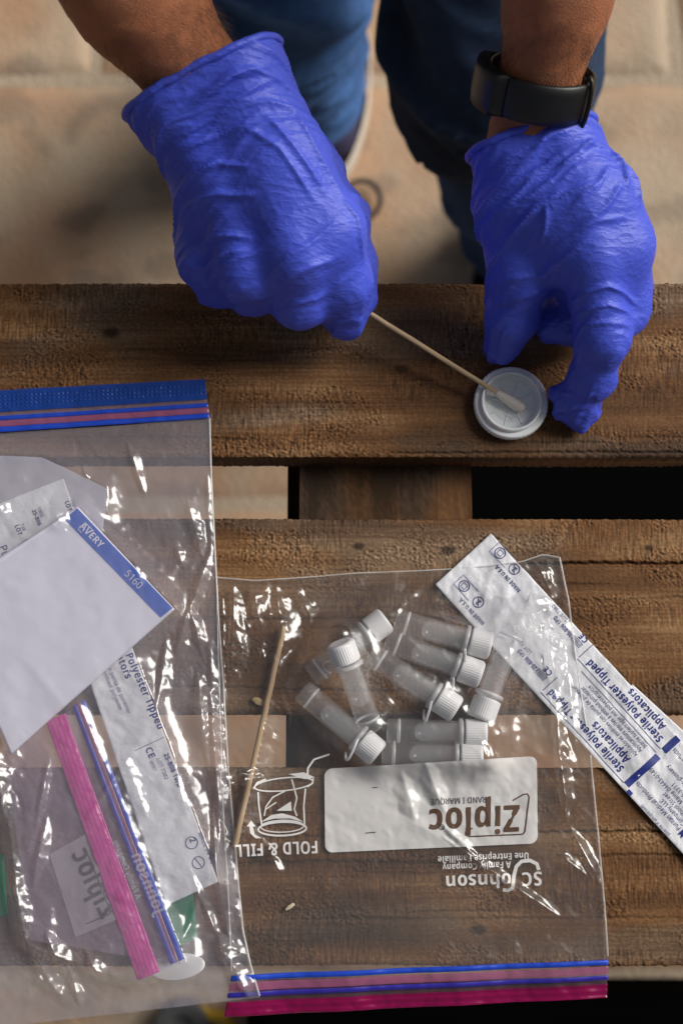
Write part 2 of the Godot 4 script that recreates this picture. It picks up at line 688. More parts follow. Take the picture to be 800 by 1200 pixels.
func rough_box(lo: Vector3, hi: Vector3, s: float, tone: float, parent: Node3D, called: String, step := 0.003) -> void:   # timber with a fine grain along its longest side
	var m := MB.new()
	var size := hi - lo
	var along_z := size.z > size.x
	for face in 6:
		var ax := face / 2; var sgn := 1.0 if face % 2 == 0 else -1.0
		var ua := (ax + 1) % 3; var va := (ax + 2) % 3
		var nu := mini(140, int(size[ua] / step) + 2); var nv := mini(140, int(size[va] / step) + 2)
		var f := m.v.size()
		for j in nv:
			for i in nu:
				var p := lo
				p[ax] = hi[ax] if sgn > 0 else lo[ax]
				p[ua] = lerpf(lo[ua], hi[ua], float(i) / (nu - 1)); p[va] = lerpf(lo[va], hi[va], float(j) / (nv - 1))
				var g := Vector2(p.z, p.x + p.y) if along_z else (Vector2(p.y, p.x + p.z) if size.y > size.x else Vector2(p.x, p.z + p.y))
				m.vert(p, wood_color(g.x, g.y, s, tone))
		m.grid_faces(f, nu, nv, sgn > 0)
	m.smooth()
	obj(called, m.mesh(), M.wood, parent)


func build_table() -> void:
	var t := thing("pallet_bench", "rough brown bench of sawn pallet planks with open gaps under the bags", "bench", Vector3.ZERO)
	var xl := -0.56; var xr := 0.56
	var z := func(py): return at(400, py).z
	var xp := func(px, py): return at(px, py).x
	for q in [[525, 645, 7], [300, 1003, 9], [604, 1003, 6], [760, 642, 5], [130, 390, 9], [470, 432, 7], [690, 405, 6], [720, 790, 8], [372, 806, 6], [560, 1090, 8], [420, 640, 6]]:
		var kp := at(q[0], q[1])
		knots.append(Vector3(kp.x, kp.z, q[2] * 0.00042))
	# board nearest the person
	plank(t, xl, xr, z.call(332.0), z.call(535.5), T, 0.022, 3.0, [[-0.17, -0.04, z.call(512.0), 0.8], [0.02, 0.18, z.call(530.0), 1.2], [-0.2, -0.12, z.call(402.0), 0.6]], -0.02)
	# middle board, split along the right
	plank(t, xl, xr, z.call(608.0), z.call(836.0), T, 0.022, 41.0, [[0.088, 0.3, z.call(660.0), 3.0], [-0.08, 0.06, z.call(726.0), 0.8], [-0.09, 0.05, z.call(806.0), 0.9], [0.1, 0.18, z.call(700.0), 0.7]], 0.03)
	# board by the viewer
	plank(t, xl, xr, z.call(900.0), z.call(1132.0), T, 0.022, 87.0, [[0.05, 0.19, z.call(973.0), 1.6], [-0.05, 0.05, z.call(1010.0), 1.0], [0.1, 0.18, z.call(1000.0), 0.8], [-0.03, 0.17, z.call(1077.0), 0.6]], -0.03)
	var za: float = z.call(325.0) - 0.012; var zb: float = z.call(1132.0) - 0.004
	var y1 := T - 0.0225
	var jl := at(351, 577, -0.022).x; var jr := at(552.5, 577, -0.022).x
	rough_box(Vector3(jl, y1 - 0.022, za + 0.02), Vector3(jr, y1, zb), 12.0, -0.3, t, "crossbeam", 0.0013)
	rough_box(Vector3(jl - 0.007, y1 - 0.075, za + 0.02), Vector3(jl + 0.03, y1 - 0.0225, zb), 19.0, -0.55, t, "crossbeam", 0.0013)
	for x in [-0.5, 0.46]:
		rough_box(Vector3(x, y1 - 0.06, za + 0.02), Vector3(x + 0.06, y1, zb), 23.0, -0.1, t, "crossbeam", 0.004)
		for zz in [za + 0.02, zb - 0.06]:
			rough_box(Vector3(x, 0.0, zz), Vector3(x + 0.06, y1 - 0.0605, zz + 0.06), 29.0, -0.1, t, "leg", 0.006)


func tile(parent: Node3D, x0: float, x1: float, z0: float, z1: float, s: float, tint: Color, warm: float) -> void:
	var m := MB.new()
	var nx := int((x1 - x0) / 0.006) + 2; var nz := int((z1 - z0) / 0.006) + 2
	var grey := Color(0.34, 0.27, 0.2); var clay := Color(0.47, 0.26, 0.145)
	for j in nz:
		for i in nx:
			var u := float(i) / (nx - 1); var v := float(j) / (nz - 1)
			var x := lerpf(x0, x1, u); var zz := lerpf(z0, z1, v)
			var e := minf(minf(u, 1.0 - u) * (x1 - x0), minf(v, 1.0 - v) * (z1 - z0))
			var y := 0.0012 * noise.get_noise_2d(x * 300.0 + s, zz * 300.0) - (0.006 * pow(maxf(0.0, 1.0 - e / 0.02), 2.0))
			if e < 0.02:
				x += 0.004 * noise.get_noise_2d(zz * 400.0, s); zz += 0.004 * noise.get_noise_2d(x * 400.0, s + 9.0)
			var a := noise.get_noise_2d(x * 210.0 + s * 7.0, zz * 210.0); var b := noise.get_noise_2d(x * 600.0, zz * 600.0 + s)
			var c := tint.lerp(clay, clampf(warm + a * 0.9, 0.0, 1.0)).lerp(grey, clampf(b * 1.0 - 0.05, 0.0, 0.6))
			var k := 1.0 + 0.22 * b
			var stain := smoothstep(0.18, 0.42, noise.get_noise_2d(x * 380.0 + 31.0, zz * 520.0 + s))
			c = (c * k).lerp(Color(0.12, 0.1, 0.085), 0.35 * stain)
			m.vert(Vector3(x, y, zz), c)
	m.grid_faces(0, nx, nz)
	m.smooth()
	obj("tile", m.mesh(), M.tile, parent)


func build_floor() -> void:
	var m := MB.new()
	for j in 2:
		for i in 2:
			m.vert(Vector3(-6 + 12 * i, -0.006, -6 + 12 * j))
	m.grid_faces(0, 2, 2)
	var g := obj("ground", m.mesh(), M.mortar)
	g.set_meta("kind", "structure")
	g.set_meta("label", "sandy mortar bed of the clay tiled floor")
	g.set_meta("category", "floor")
	# rows of square clay tiles; one joint runs across behind the shoes
	var zj := at(400, 92, -T).z
	var size := 0.46; var wide := 0.62
	var xj := at(792, 60, -T).x; var xk := at(650, 160, -T).x
	for r in range(-2, 4):
		for c in range(-2, 2):
			var x0 := (xj if r % 2 != 0 else xk) + c * wide
			var z0 := zj + r * size
			var tint := Color(0.5, 0.385, 0.27)
			tile(g, x0 + 0.007, x0 + wide - 0.007, z0 + 0.008, z0 + size - 0.008, float(r * 17 + c * 31 + 400), tint, 0.6 if r == 1 else 0.55 if (r == 0 and c == -1) else (0.35 if c < 0 else 0.06))


# ---------- person ----------
func px_to_xz(line: Array, h: float) -> Array:
	var out := []
	for q in line:
		var p := at(q.x, q.y, h)
		out.append(Vector2(p.x, p.z))
	return out


func wrinkle(m: MB, folds: Array, h: float, flow: Callable, strength: Callable) -> void:
	# folds: [polyline in measured places, width px, height mm]; flow(p) gives the direction fine creases run, strength(p) how strong they are, in mm
	var lines := []
	for f in folds:
		var w := px_to_xz(f[0], h)
		var box := Rect2(w[0], Vector2.ZERO)
		for q in w:
			box = box.expand(q)
		lines.append([w, f[1] * 0.00033, f[2] * 0.001, box.grow(f[1] * 0.00033)])
	var v2 := m.v.duplicate()
	for i in m.v.size():
		var p := m.v[i]
		var q := Vector2(p.x, p.z)
		var d := 0.0
		for l in lines:
			if not l[3].has_point(q):
				continue
			var best := 1e9; var share := 0.0
			var w: Array = l[0]
			for k in w.size() - 1:
				var sd := seg_dist(q, w[k], w[k + 1])
				if sd.x < best:
					best = sd.x; share = (k + sd.y) / (w.size() - 1)
			if best < l[1]:
				var f: float = 1.0 - best / l[1]
				d += 1.15 * l[2] * f * f * (1.6 - 0.6 * f) * minf(1.0, minf(share, 1.0 - share) * 4.0 + 0.1)
		var dir: Vector2 = flow.call(q)
		var across := Vector2(-dir.y, dir.x)
		var s: float = strength.call(q) * 0.001
		var o := q - Vector2(lines[0][0][0])
		var a := o.dot(across) + p.y * 0.35; var b := o.dot(dir)
		a += 0.006 * noise.get_noise_2d(b * 700.0, a * 300.0)
		var n1 := ridge.get_noise_2d(a * 2300.0, b * 300.0)
		d += s * (maxf(0.0, n1 - 0.1) + 0.4 * maxf(0.0, ridge.get_noise_2d(a * 4600.0 + 50.0, b * 620.0)))
		v2[i] = p + m.n[i] * d
	m.v = v2
	m.smooth()


func cut(m: MB, origin: Vector3, axis: Vector3) -> MB:   # keep what lies beyond the plane, its edge pulled onto the plane
	var keep := MB.new()
	var map := PackedInt32Array(); map.resize(m.v.size()); map.fill(-1)
	for i in range(0, m.ix.size(), 3):
		var n_in := 0
		for k in 3:
			if (m.v[m.ix[i + k]] - origin).dot(axis) > 0.0:
				n_in += 1
		if n_in == 0:
			continue
		for k in 3:
			var j := m.ix[i + k]
			if map[j] < 0:
				var p := m.v[j]
				var s := (p - origin).dot(axis)
				if s < 0.0:
					p -= axis * s
				map[j] = keep.vert(p, m.c[j])
			keep.ix.append(map[j])
	keep.smooth()
	return keep


func rim_points(f: Field, origin: Vector3, axis: Vector3, r_max: float, count: int, wobble: float, extra: float) -> Array:   # outline of a field on a plane
	var s := axis.cross(Vector3.UP).normalized(); var u := s.cross(axis).normalized()
	var all := PackedInt32Array(range(f.a.size()))
	var out := []
	for i in count:
		var t := TAU * i / count
		var dir := s * cos(t) + u * sin(t)
		var lo := 0.0; var hi := r_max
		for it in 18:
			var mid := (lo + hi) * 0.5
			if f.dist(origin + dir * mid, all) < 0.0:
				lo = mid
			else:
				hi = mid
		out.append(origin + dir * (lo + extra) + axis * wobble * (noise.get_noise_2d(cos(t) * 60.0, sin(t) * 60.0) + 0.5 * noise.get_noise_2d(cos(t) * 180.0 + 9.0, sin(t) * 180.0)))
	return out


func glove(parent: Node3D, label: String, chains: Array, k: float, cell: float, rim_at: Vector3, axis: Vector3, folds: Array, h: float, flow: Callable, strength: Callable) -> void:
	var f := Field.new()
	f.k = k
	for ch in chains:
		for i in ch.size() - 1:
			f.bone(mm(ch[i]), mm(ch[i + 1]), ch[i][3] * 0.001, ch[i + 1][3] * 0.001)
	var m := cut(f.net(cell), rim_at, axis)
	wrinkle(m, folds, h, flow, strength)
	var o := obj("glove", m.mesh(), M.glove, parent)
	o.set_meta("label", label)
	var b := MB.new()
	b.tube(rim_points(f, rim_at, axis, 0.06, 72, 0.0011, 0.0004), 0.0019, 8, true)
	b.smooth()
	obj("rolled_cuff", b.mesh(), M.glove, o)


func V(x, y) -> Vector2:
	return Vector2(x, y)


func build_person() -> void:
	var who := thing("person", "standing person in blue jeans and violet blue gloves leaning over the bench", "person", Vector3.ZERO)
	var lw := mm([238, 104, 86]); var lt := mm([160, -8, 122])
	var rw := mm([616, 168, 68]); var rt := mm([653, -5, 118])
	var le := lw + (lt - lw).normalized() * 0.25; var re := rw + (rt - rw).normalized() * 0.25
	var ls := Vector3(-0.22, 1.24, -0.55); var rs := Vector3(0.2, 1.24, -0.55)
	# skin: one body from head to feet, hands inside the gloves
	var f := Field.new(); f.k = 0.012
	f.bone(mm([270, 180, 74]), lw, 0.012, 0.0200); f.bone(lw, lt, 0.0205, 0.0275); f.bone(lt, le, 0.0275, 0.04); f.bone(le, ls, 0.042, 0.055)
	f.bone(mm([640, 215, 62]), rw, 0.012, 0.0160); f.bone(rw, rt, 0.0165, 0.0218); f.bone(rt, re, 0.0222, 0.036); f.bone(re, rs, 0.04, 0.052)
	f.bone(ls, rs, 0.055, 0.055)
	var hip := Vector3(0.0, 0.86, -0.66)
	f.bone(Vector3(-0.07, 1.16, -0.58), hip + Vector3(-0.07, 0, 0), 0.1, 0.09); f.bone(Vector3(0.07, 1.16, -0.58), hip + Vector3(0.07, 0, 0), 0.1, 0.09)
	var lk := at(305, -40, -0.30); var la := at(335, 98, -0.62)
	var rk := at(578, 62, -0.20); var ra := at(618, 268, -0.62)
	f.bone(hip + Vector3(-0.08, -0.02, 0), lk, 0.07, 0.045); f.bone(lk, la, 0.045, 0.034); f.bone(la, la + Vector3(0.0, -0.04, 0.03), 0.032, 0.026)
	f.bone(hip + Vector3(0.08, -0.02, 0), rk, 0.064, 0.045); f.bone(rk, ra, 0.045, 0.034); f.bone(ra, ra + Vector3(0.0, -0.04, 0.03), 0.032, 0.026)
	f.bone(Vector3(0, 1.26, -0.55), Vector3(0, 1.36, -0.5), 0.055, 0.052)
	f.bone(Vector3(0, 1.43, -0.46), Vector3(0, 1.5, -0.48), 0.07, 0.082); f.bone(Vector3(0, 1.4, -0.4), Vector3(0, 1.44, -0.405), 0.03, 0.03)
	f.bone(Vector3(0, 1.445, -0.378), Vector3(0, 1.425, -0.366), 0.008, 0.012)
	for e in [-1.0, 1.0]:
		f.bone(Vector3(e * 0.078, 1.46, -0.475), Vector3(e * 0.082, 1.435, -0.47), 0.01, 0.008)
	f.bone(Vector3(-0.018, 1.405, -0.37), Vector3(0.018, 1.405, -0.37), 0.006, 0.006)
	var skin := f.net(0.0065)
	for i in skin.v.size():
		var p := skin.v[i]
		var a := noise.get_noise_3d(p.x * 500.0, p.y * 500.0, p.z * 500.0); var b := fine.get_noise_3d(p.x * 3000.0, p.y * 3000.0, p.z * 3000.0)
		var q := 1.0 + 0.3 * a + 0.25 * b
		skin.c[i] = Color(0.36 * q, 0.128 * q, 0.055 * q)
	obj("body", skin.mesh(), M.skin, who)
	for e in [-1.0, 1.0]:
		var eye := SphereMesh.new(); eye.radius = 0.011; eye.height = 0.022
		var eo := obj("eye", eye, M.rubber_white, who)
		eo.position = Vector3(e * 0.03, 1.465, -0.397)
	# short dark hairs on the forearms
	var hm := MB.new()
	var rng := RandomNumberGenerator.new(); rng.seed = 4
	for i in 1500:
		var arm := i % 2
		var p0: Vector3 = (lw if arm == 0 else rw).lerp(lt if arm == 0 else rt, rng.randf_range(0.27, 1.15))
		var ad: Vector3 = ((lw - lt) if arm == 0 else (rw - rt)).normalized()
		var tt := rng.randf_range(-1.2, 1.4)
		var sd := ad.cross(Vector3.UP).normalized(); var ud := sd.cross(ad)
		var out := (ud * cos(tt) + sd * sin(tt)).normalized()
		var lo_r := 0.005; var hi_r := 0.05
		for it in 14:
			var mr := (lo_r + hi_r) * 0.5
			var dd := 1.0
			for bi in ([1] if arm == 0 else [5]):
				dd = minf(dd, f.one(bi, p0 + out * mr))
			if dd < 0.0:
				lo_r = mr
			else:
				hi_r = mr
		var root := p0 + out * (lo_r + 0.0004)
		var dir := (ad + sd * rng.randf_range(-0.5, 0.5) + out * 0.25).normalized()
		var ln := rng.randf_range(0.004, 0.009)
		hm.tube([root, root + dir * ln * 0.5 + out * 0.0006, root + dir * ln + out * 0.0004], [0.000055, 0.00005, 0.00002], 3, false, false)
	hm.smooth()
	var hairs := obj("arm_hair", hm.mesh(), M.hair, who)
	hairs.set_meta("kind", "stuff")
	var hair := Field.new(); hair.k = 0.02
	hair.bone(Vector3(0, 1.5, -0.5), Vector3(0, 1.53, -0.475), 0.084, 0.08)
	obj("hair", hair.net(0.008).mesh(), M.black, who)
	# shirt
	var sh := Field.new(); sh.k = 0.05
	sh.bone(ls, rs, 0.075, 0.075); sh.bone(ls, ls.lerp(le, 0.45), 0.07, 0.062); sh.bone(rs, rs.lerp(re, 0.45), 0.07, 0.062)
	sh.bone(Vector3(-0.07, 1.16, -0.59), hip + Vector3(-0.06, 0.02, 0), 0.12, 0.112); sh.bone(Vector3(0.07, 1.16, -0.59), hip + Vector3(0.06, 0.02, 0), 0.12, 0.112)
	obj("shirt", sh.net(0.011).mesh(), M.shirt, who)
	# jeans
	var j := Field.new(); j.k = 0.02
	j.bone(hip + Vector3(-0.05, -0.02, 0), hip + Vector3(0.05, -0.02, 0), 0.115, 0.115)
	j.bone(hip + Vector3(-0.08, -0.04, 0), lk, 0.1, 0.08); j.bone(lk, la, 0.08, 0.07)
	j.bone(hip + Vector3(0.08, -0.04, 0), rk, 0.092, 0.066); j.bone(rk, rk + Vector3(0, -0.02, 0.012), 0.067, 0.063); j.bone(rk.lerp(ra, 0.12), ra, 0.057, 0.057)
	var jm := j.net(0.006)
	for i in jm.v.size():
		var p := jm.v[i]
		var w := ridge.get_noise_3d(p.x * 170.0, p.y * 620.0 + p.x * 260.0, p.z * 170.0)
		jm.v[i] = p + jm.n[i] * (0.010 * w + 0.004 * noise.get_noise_3d(p.x * 500.0, p.y * 900.0, p.z * 500.0))
		var wear := clampf(0.5 + 0.9 * noise.get_noise_3d(p.x * 200.0, p.y * 120.0, p.z * 200.0) + 0.35 * w, 0.0, 1.0)
		var thr := 1.0 + 0.2 * fine.get_noise_3d(p.x * 4200.0, p.y * 700.0, p.z * 4200.0)
		var c := Color(0.008, 0.021, 0.058).lerp(Color(0.06, 0.138, 0.33), wear)
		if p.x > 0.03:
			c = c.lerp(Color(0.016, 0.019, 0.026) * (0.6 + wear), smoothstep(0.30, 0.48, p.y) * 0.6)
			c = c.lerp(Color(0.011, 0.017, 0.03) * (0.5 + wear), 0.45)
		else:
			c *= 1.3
		c = c * thr
		jm.c[i] = c
	jm.smooth()
	obj("jeans", jm.mesh(), M.denim, who)
	# shoes: upper, pale sole, a loop of lace
	for s in 2:
		var heel: Vector3 = la if s == 0 else ra
		var x := heel.x; var z := heel.z
		var half := 0.142
		if s == 0:
			x = at(435, 150, -T).x - 0.055; z = at(400, 108, -T).z - 0.075; half = 0.12
		var up := Field.new(); up.k = 0.02
		up.bone(Vector3(x, 0.055, z - 0.03), Vector3(x + 0.003, 0.05, z + 0.1), 0.04, 0.04); up.bone(Vector3(x, 0.1, z), Vector3(x, 0.06, z + 0.02), 0.045, 0.04); up.bone(Vector3(x + 0.003, 0.048, z + 0.09), Vector3(x + 0.008, 0.045, z + 0.02 + half), 0.04, 0.032)
		var shoe := obj("shoe", up.net(0.006).mesh(), M.navy if s == 0 else M.black, who)
		var sole := MB.new()
		var pr := []
		for i in 40:
			var t := TAU * i / 40.0
			pr.append(Vector2(cos(t) * (0.051 - 0.006 * sin(t)), 0.075 + sin(t) * half))
		for layer in [[0.0, 0.94], [0.004, 1.0], [0.022, 1.0], [0.03, 0.95]]:
			for q in pr:
				sole.vert(Vector3(x + 0.004 + q.x * layer[1], layer[0], z + 0.075 + (q.y - 0.075) * layer[1]))
		for l in 3:
			for i in 40:
				sole.quad(l * 40 + i, (l + 1) * 40 + i, (l + 1) * 40 + (i + 1) % 40, l * 40 + (i + 1) % 40)
		sole.smooth()
		obj("sole", sole.mesh(), M.rubber_white if s == 0 else M.black, shoe)
		if s == 0:
			var lace := MB.new()
			var c0 := at(424, 234, -T + 0.012)
			var loop := []
			for i in 24:
				var t := -2.6 + 5.2 * i / 23.0
				loop.append(c0 + Vector3(cos(t) * 0.019, 0.0, sin(t) * 0.021))
			lace.tube(loop, 0.0028, 8)
			lace.smooth()
			obj("lace", lace.mesh(), M.lace, shoe)
	# gloves
	var l_axis := (mm([310, 252, 72]) - mm([238, 98, 86])).normalized()
	var folds_l := [
		[[V(215, 170), V(270, 140), V(325, 118)], 9, 1.6], [[V(208, 190), V(262, 168), V(330, 128)], 8, 1.5], [[V(205, 205), V(250, 190), V(310, 175)], 7, 1.2],
		[[V(180, 150), V(240, 118), V(300, 88)], 8, 1.3], [[V(235, 130), V(275, 112), V(318, 92)], 7, 1.4], [[V(262, 108), V(290, 100), V(318, 78)], 6, 1.3],
		[[V(212, 248), V(258, 243), V(305, 248)], 8, 1.6], [[V(210, 285), V(255, 280), V(300, 286)], 8, 1.5], [[V(206, 296), V(250, 303), V(300, 296)], 8, 1.7], [[V(214, 316), V(260, 312), V(320, 296)], 7, 1.3],
		[[V(290, 180), V(330, 205), V(372, 255)], 9, 1.0], [[V(312, 165), V(345, 200), V(385, 245)], 8, 1.0], [[V(340, 150), V(372, 200), V(404, 245)], 8, 1.0],
		[[V(322, 320), V(360, 300), V(400, 268)], 9, 1.0], [[V(318, 336), V(360, 322), V(405, 300)], 8, 1.2], [[V(330, 350), V(368, 340), V(420, 310)], 7, 1.1], [[V(372, 372), V(395, 352), V(428, 345)], 6, 1.0],
		[[V(400, 245), V(418, 262), V(426, 300)], 6, 1.2], [[V(408, 228), V(424, 236), V(428, 240)], 6, 2.2], [[V(222, 222), V(260, 214), V(300, 222)], 7, 1.3], [[V(228, 330), V(262, 338), V(300, 332)], 7, 1.0]]
	var hub := at(372, 285, 0.075)
	var flow_l := func(_q: Vector2) -> Vector2:
		return Vector2(0.97, -0.24)
	var str_l := func(q: Vector2) -> float:
		var d := q.distance_to(Vector2(hub.x, hub.z))
		return 1.9 * smoothstep(0.014, 0.06, d) + 0.1
	glove(who, "glove pinching the swab stick, knuckles up", [
		[[208, 110, 84, 23], [246, 206, 72, 16], [246, 296, 50, 14.5], [262, 327, 34, 11.5], [288, 312, 18, 9]],
		[[216, 108, 84, 22.5], [270, 215, 76, 17], [292, 312, 62, 15], [298, 334, 42, 12.5], [328, 326, 22, 10], [350, 316, 18, 9]],
		[[266, 90, 88, 22.5], [318, 205, 82, 18], [348, 296, 72, 15], [352, 350, 48, 12.5], [374, 346, 28, 10.5], [398, 338, 22, 9]],
		[[270, 86, 88, 22], [332, 185, 82, 19], [384, 270, 70, 16], [402, 330, 50, 12.5], [405, 374, 29, 9.8]],
		[[276, 120, 80, 20], [358, 200, 58, 15], [400, 256, 44, 11.5], [413, 310, 32, 10.2], [423, 350, 25, 8.2]],
		[[250, 230, 66, 16], [340, 240, 70, 18]], [[208, 106, 89, 24], [270, 78, 95, 23.5]]],
		0.008, 0.00095, mm([238, 96, 86]), l_axis, folds_l, 0.075, flow_l, str_l)
	var r_axis := (mm([650, 262, 66]) - mm([622, 164, 70])).normalized()
	var folds_r := [
		[[V(566, 215), V(610, 196), V(668, 176)], 8, 1.3], [[V(572, 238), V(612, 225), V(660, 200)], 8, 1.5], [[V(575, 262), V(618, 246), V(650, 224)], 7, 1.4], [[V(585, 285), V(622, 262), V(660, 240)], 8, 1.6],
		[[V(640, 222), V(668, 205), V(690, 180)], 8, 1.5], [[V(625, 270), V(655, 250), V(690, 238)], 8, 1.4], [[V(660, 262), V(690, 240), V(705, 215)], 7, 1.2], [[V(672, 282), V(700, 262), V(722, 230)], 8, 1.2],
		[[V(706, 190), V(722, 212), V(726, 240)], 7, 1.8], [[V(722, 205), V(738, 225), V(744, 250)], 7, 1.6], [[V(580, 320), V(640, 318), V(690, 290)], 9, 1.1], [[V(578, 338), V(612, 336), V(650, 326)], 8, 1.1],
		[[V(668, 348), V(710, 338), V(758, 346)], 7, 1.5], [[V(676, 362), V(712, 356), V(756, 362)], 6, 1.2], [[V(682, 376), V(712, 374), V(742, 374)], 5, 0.9], [[V(590, 390), V(606, 396), V(622, 388)], 5, 1.0], [[V(572, 410), V(590, 402), V(610, 398)], 5, 1.0],
		[[V(632, 255), V(634, 278), V(630, 292)], 5, 0.9], [[V(646, 296), V(690, 276), V(730, 268)], 8, 0.9], [[V(648, 472), V(665, 468), V(694, 472)], 6, 2.4], [[V(655, 480), V(672, 476), V(686, 486)], 5, -2.0], [[V(664, 462), V(666, 480), V(662, 492)], 5, 1.8], [[V(676, 470), V(674, 500)], 5, -1.8], [[V(664, 452), V(684, 456), V(706, 452)], 5, -1.2], [[V(676, 430), V(698, 440), V(714, 438)], 5, 0.8]]
	var hub2 := at(712, 292, 0.07)
	var flow_r := func(_q: Vector2) -> Vector2:
		return Vector2(0.9, -0.43)
	var str_r := func(q: Vector2) -> float:
		var d := q.distance_to(Vector2(hub2.x, hub2.z))
		return 1.9 * smoothstep(0.012, 0.06, d) + 0.12
	glove(who, "glove with thumb and bent finger round the lid", [
		[[600, 172, 66, 17.5], [604, 245, 58, 18], [610, 318, 44, 14.5], [599, 372, 27, 11.5], [587, 406, 12, 8.6]],
		[[646, 160, 70, 17.5], [678, 235, 70, 18], [692, 298, 62, 15.5], [706, 394, 44, 12], [694, 441, 25, 9.6], [674, 468, 13, 7.6]],
		[[648, 162, 70, 16.5], [702, 232, 66, 17], [724, 288, 58, 15.5], [728, 360, 36, 12.5], [690, 382, 20, 10.5], [648, 380, 13, 9.5]],
		[[646, 170, 64, 16.5], [712, 260, 52, 15], [726, 330, 36, 13], [705, 360, 22, 11.5], [655, 368, 12, 9.5]],
		[[604, 172, 66, 17.5], [640, 245, 64, 19], [660, 290, 58, 15]], [[612, 300, 46, 13.5], [690, 292, 58, 14]], [[598, 170, 69, 18], [646, 156, 73, 17.5]],
		[[676, 466, 13, 7], [650, 461, 9, 2.6]], [[676, 468, 12, 6.5], [652, 487, 7, 2.4]], [[677, 469, 12, 6.5], [681, 502, 5, 2.2]], [[680, 468, 12, 6.5], [694, 484, 8, 2.4]], [[668, 482, 8, 3], [674, 490, 7, 3]], [[622, 304, 36, 12], [704, 336, 32, 13]]],
		0.007, 0.00095, mm([622, 162, 71]), r_axis, folds_r, 0.065, flow_r, str_r)
	# band on the wrist
	var ax := (rw - rt).normalized()
	var c := rw.lerp(rt, 0.40) + Vector3(0, -0.001, 0)
	var s1 := Vector3.RIGHT; s1 = (s1 - ax * s1.dot(ax)).normalized()
	var u1 := s1.cross(ax).normalized()
	if u1.y < 0:
		u1 = -u1
	var strap := MB.new()
	var seg := 64
	var sec := [V(-0.0094, 0.0), V(-0.0086, 0.0018), V(-0.005, 0.0023), V(0.0, 0.0024), V(0.005, 0.0023), V(0.0086, 0.0018), V(0.0094, 0.0), V(0.0086, -0.0008), V(-0.0086, -0.0008)]
	var sn := sec.size()
	for i in seg:
		var t := TAU * i / seg
		var dir := s1 * cos(t) + u1 * sin(t)
		var rr := Vector2(cos(t) * 0.0234, sin(t) * 0.0215)
		for q in sec:
			strap.vert(c + s1 * (rr.x + cos(t) * q.y) + u1 * (rr.y + sin(t) * q.y) + ax * q.x + s1 * 0.0)
	for i in seg:
		for k in sn:
			strap.quad(i * sn + k, i * sn + (k + 1) % sn, ((i + 1) % seg) * sn + (k + 1) % sn, ((i + 1) % seg) * sn + k)
	strap.smooth()
	var bd := obj("fitness_band", strap.mesh(), M.band, who)
	bd.set_meta("label", "black fitness band worn loose on the wrist")
	var face := MB.new()
	var fs := 30
	for i in fs + 1:   # the display lies on the side of the wrist
		var t := PI + lerpf(-0.85, 0.7, float(i) / fs)
		var e := minf(float(i), fs - i) / fs
		var lift := 0.0036 * smoothstep(0.0, 0.12, e)
		for q in sec:
			var g: float = 0.0022 + q.y * (0.4 if q.y <= 0.0 else 1.0) + (lift if q.y > 0.0 else 0.0) - 0.0016
			face.vert(c + s1 * cos(t) * (0.0234 + g) + u1 * sin(t) * (0.0215 + g) + ax * q.x * (1.0 + 0.06 * smoothstep(0.0, 0.1, e)))
	face.grid_faces(0, sn, fs + 1)
	face.smooth()
	obj("tracker", face.mesh(), M.band, bd)
	var keeper := MB.new()
	var loop := []
	var kc := c + s1 * 0.0195 + u1 * 0.0135
	for i in 12:
		var t := TAU * i / 12.0
		loop.append(kc + ax * cos(t) * 0.0122 + (u1 * 0.85 + s1 * 0.5).normalized() * sin(t) * 0.0034)
	keeper.tube(loop, 0.0011, 6, true)
	keeper.smooth()
	obj("strap_keeper", keeper.mesh(), M.band, bd)


# ---------- small things on the bench ----------
func frame(origin: Vector3, axis: Vector3) -> Transform3D:   # y along the axis
	var y := axis.normalized()
	var x := y.cross(Vector3.UP)
	if x.length() < 0.01:
		x = Vector3.RIGHT
	x = x.normalized()
	return Transform3D(Basis(x, y, x.cross(y)), origin)


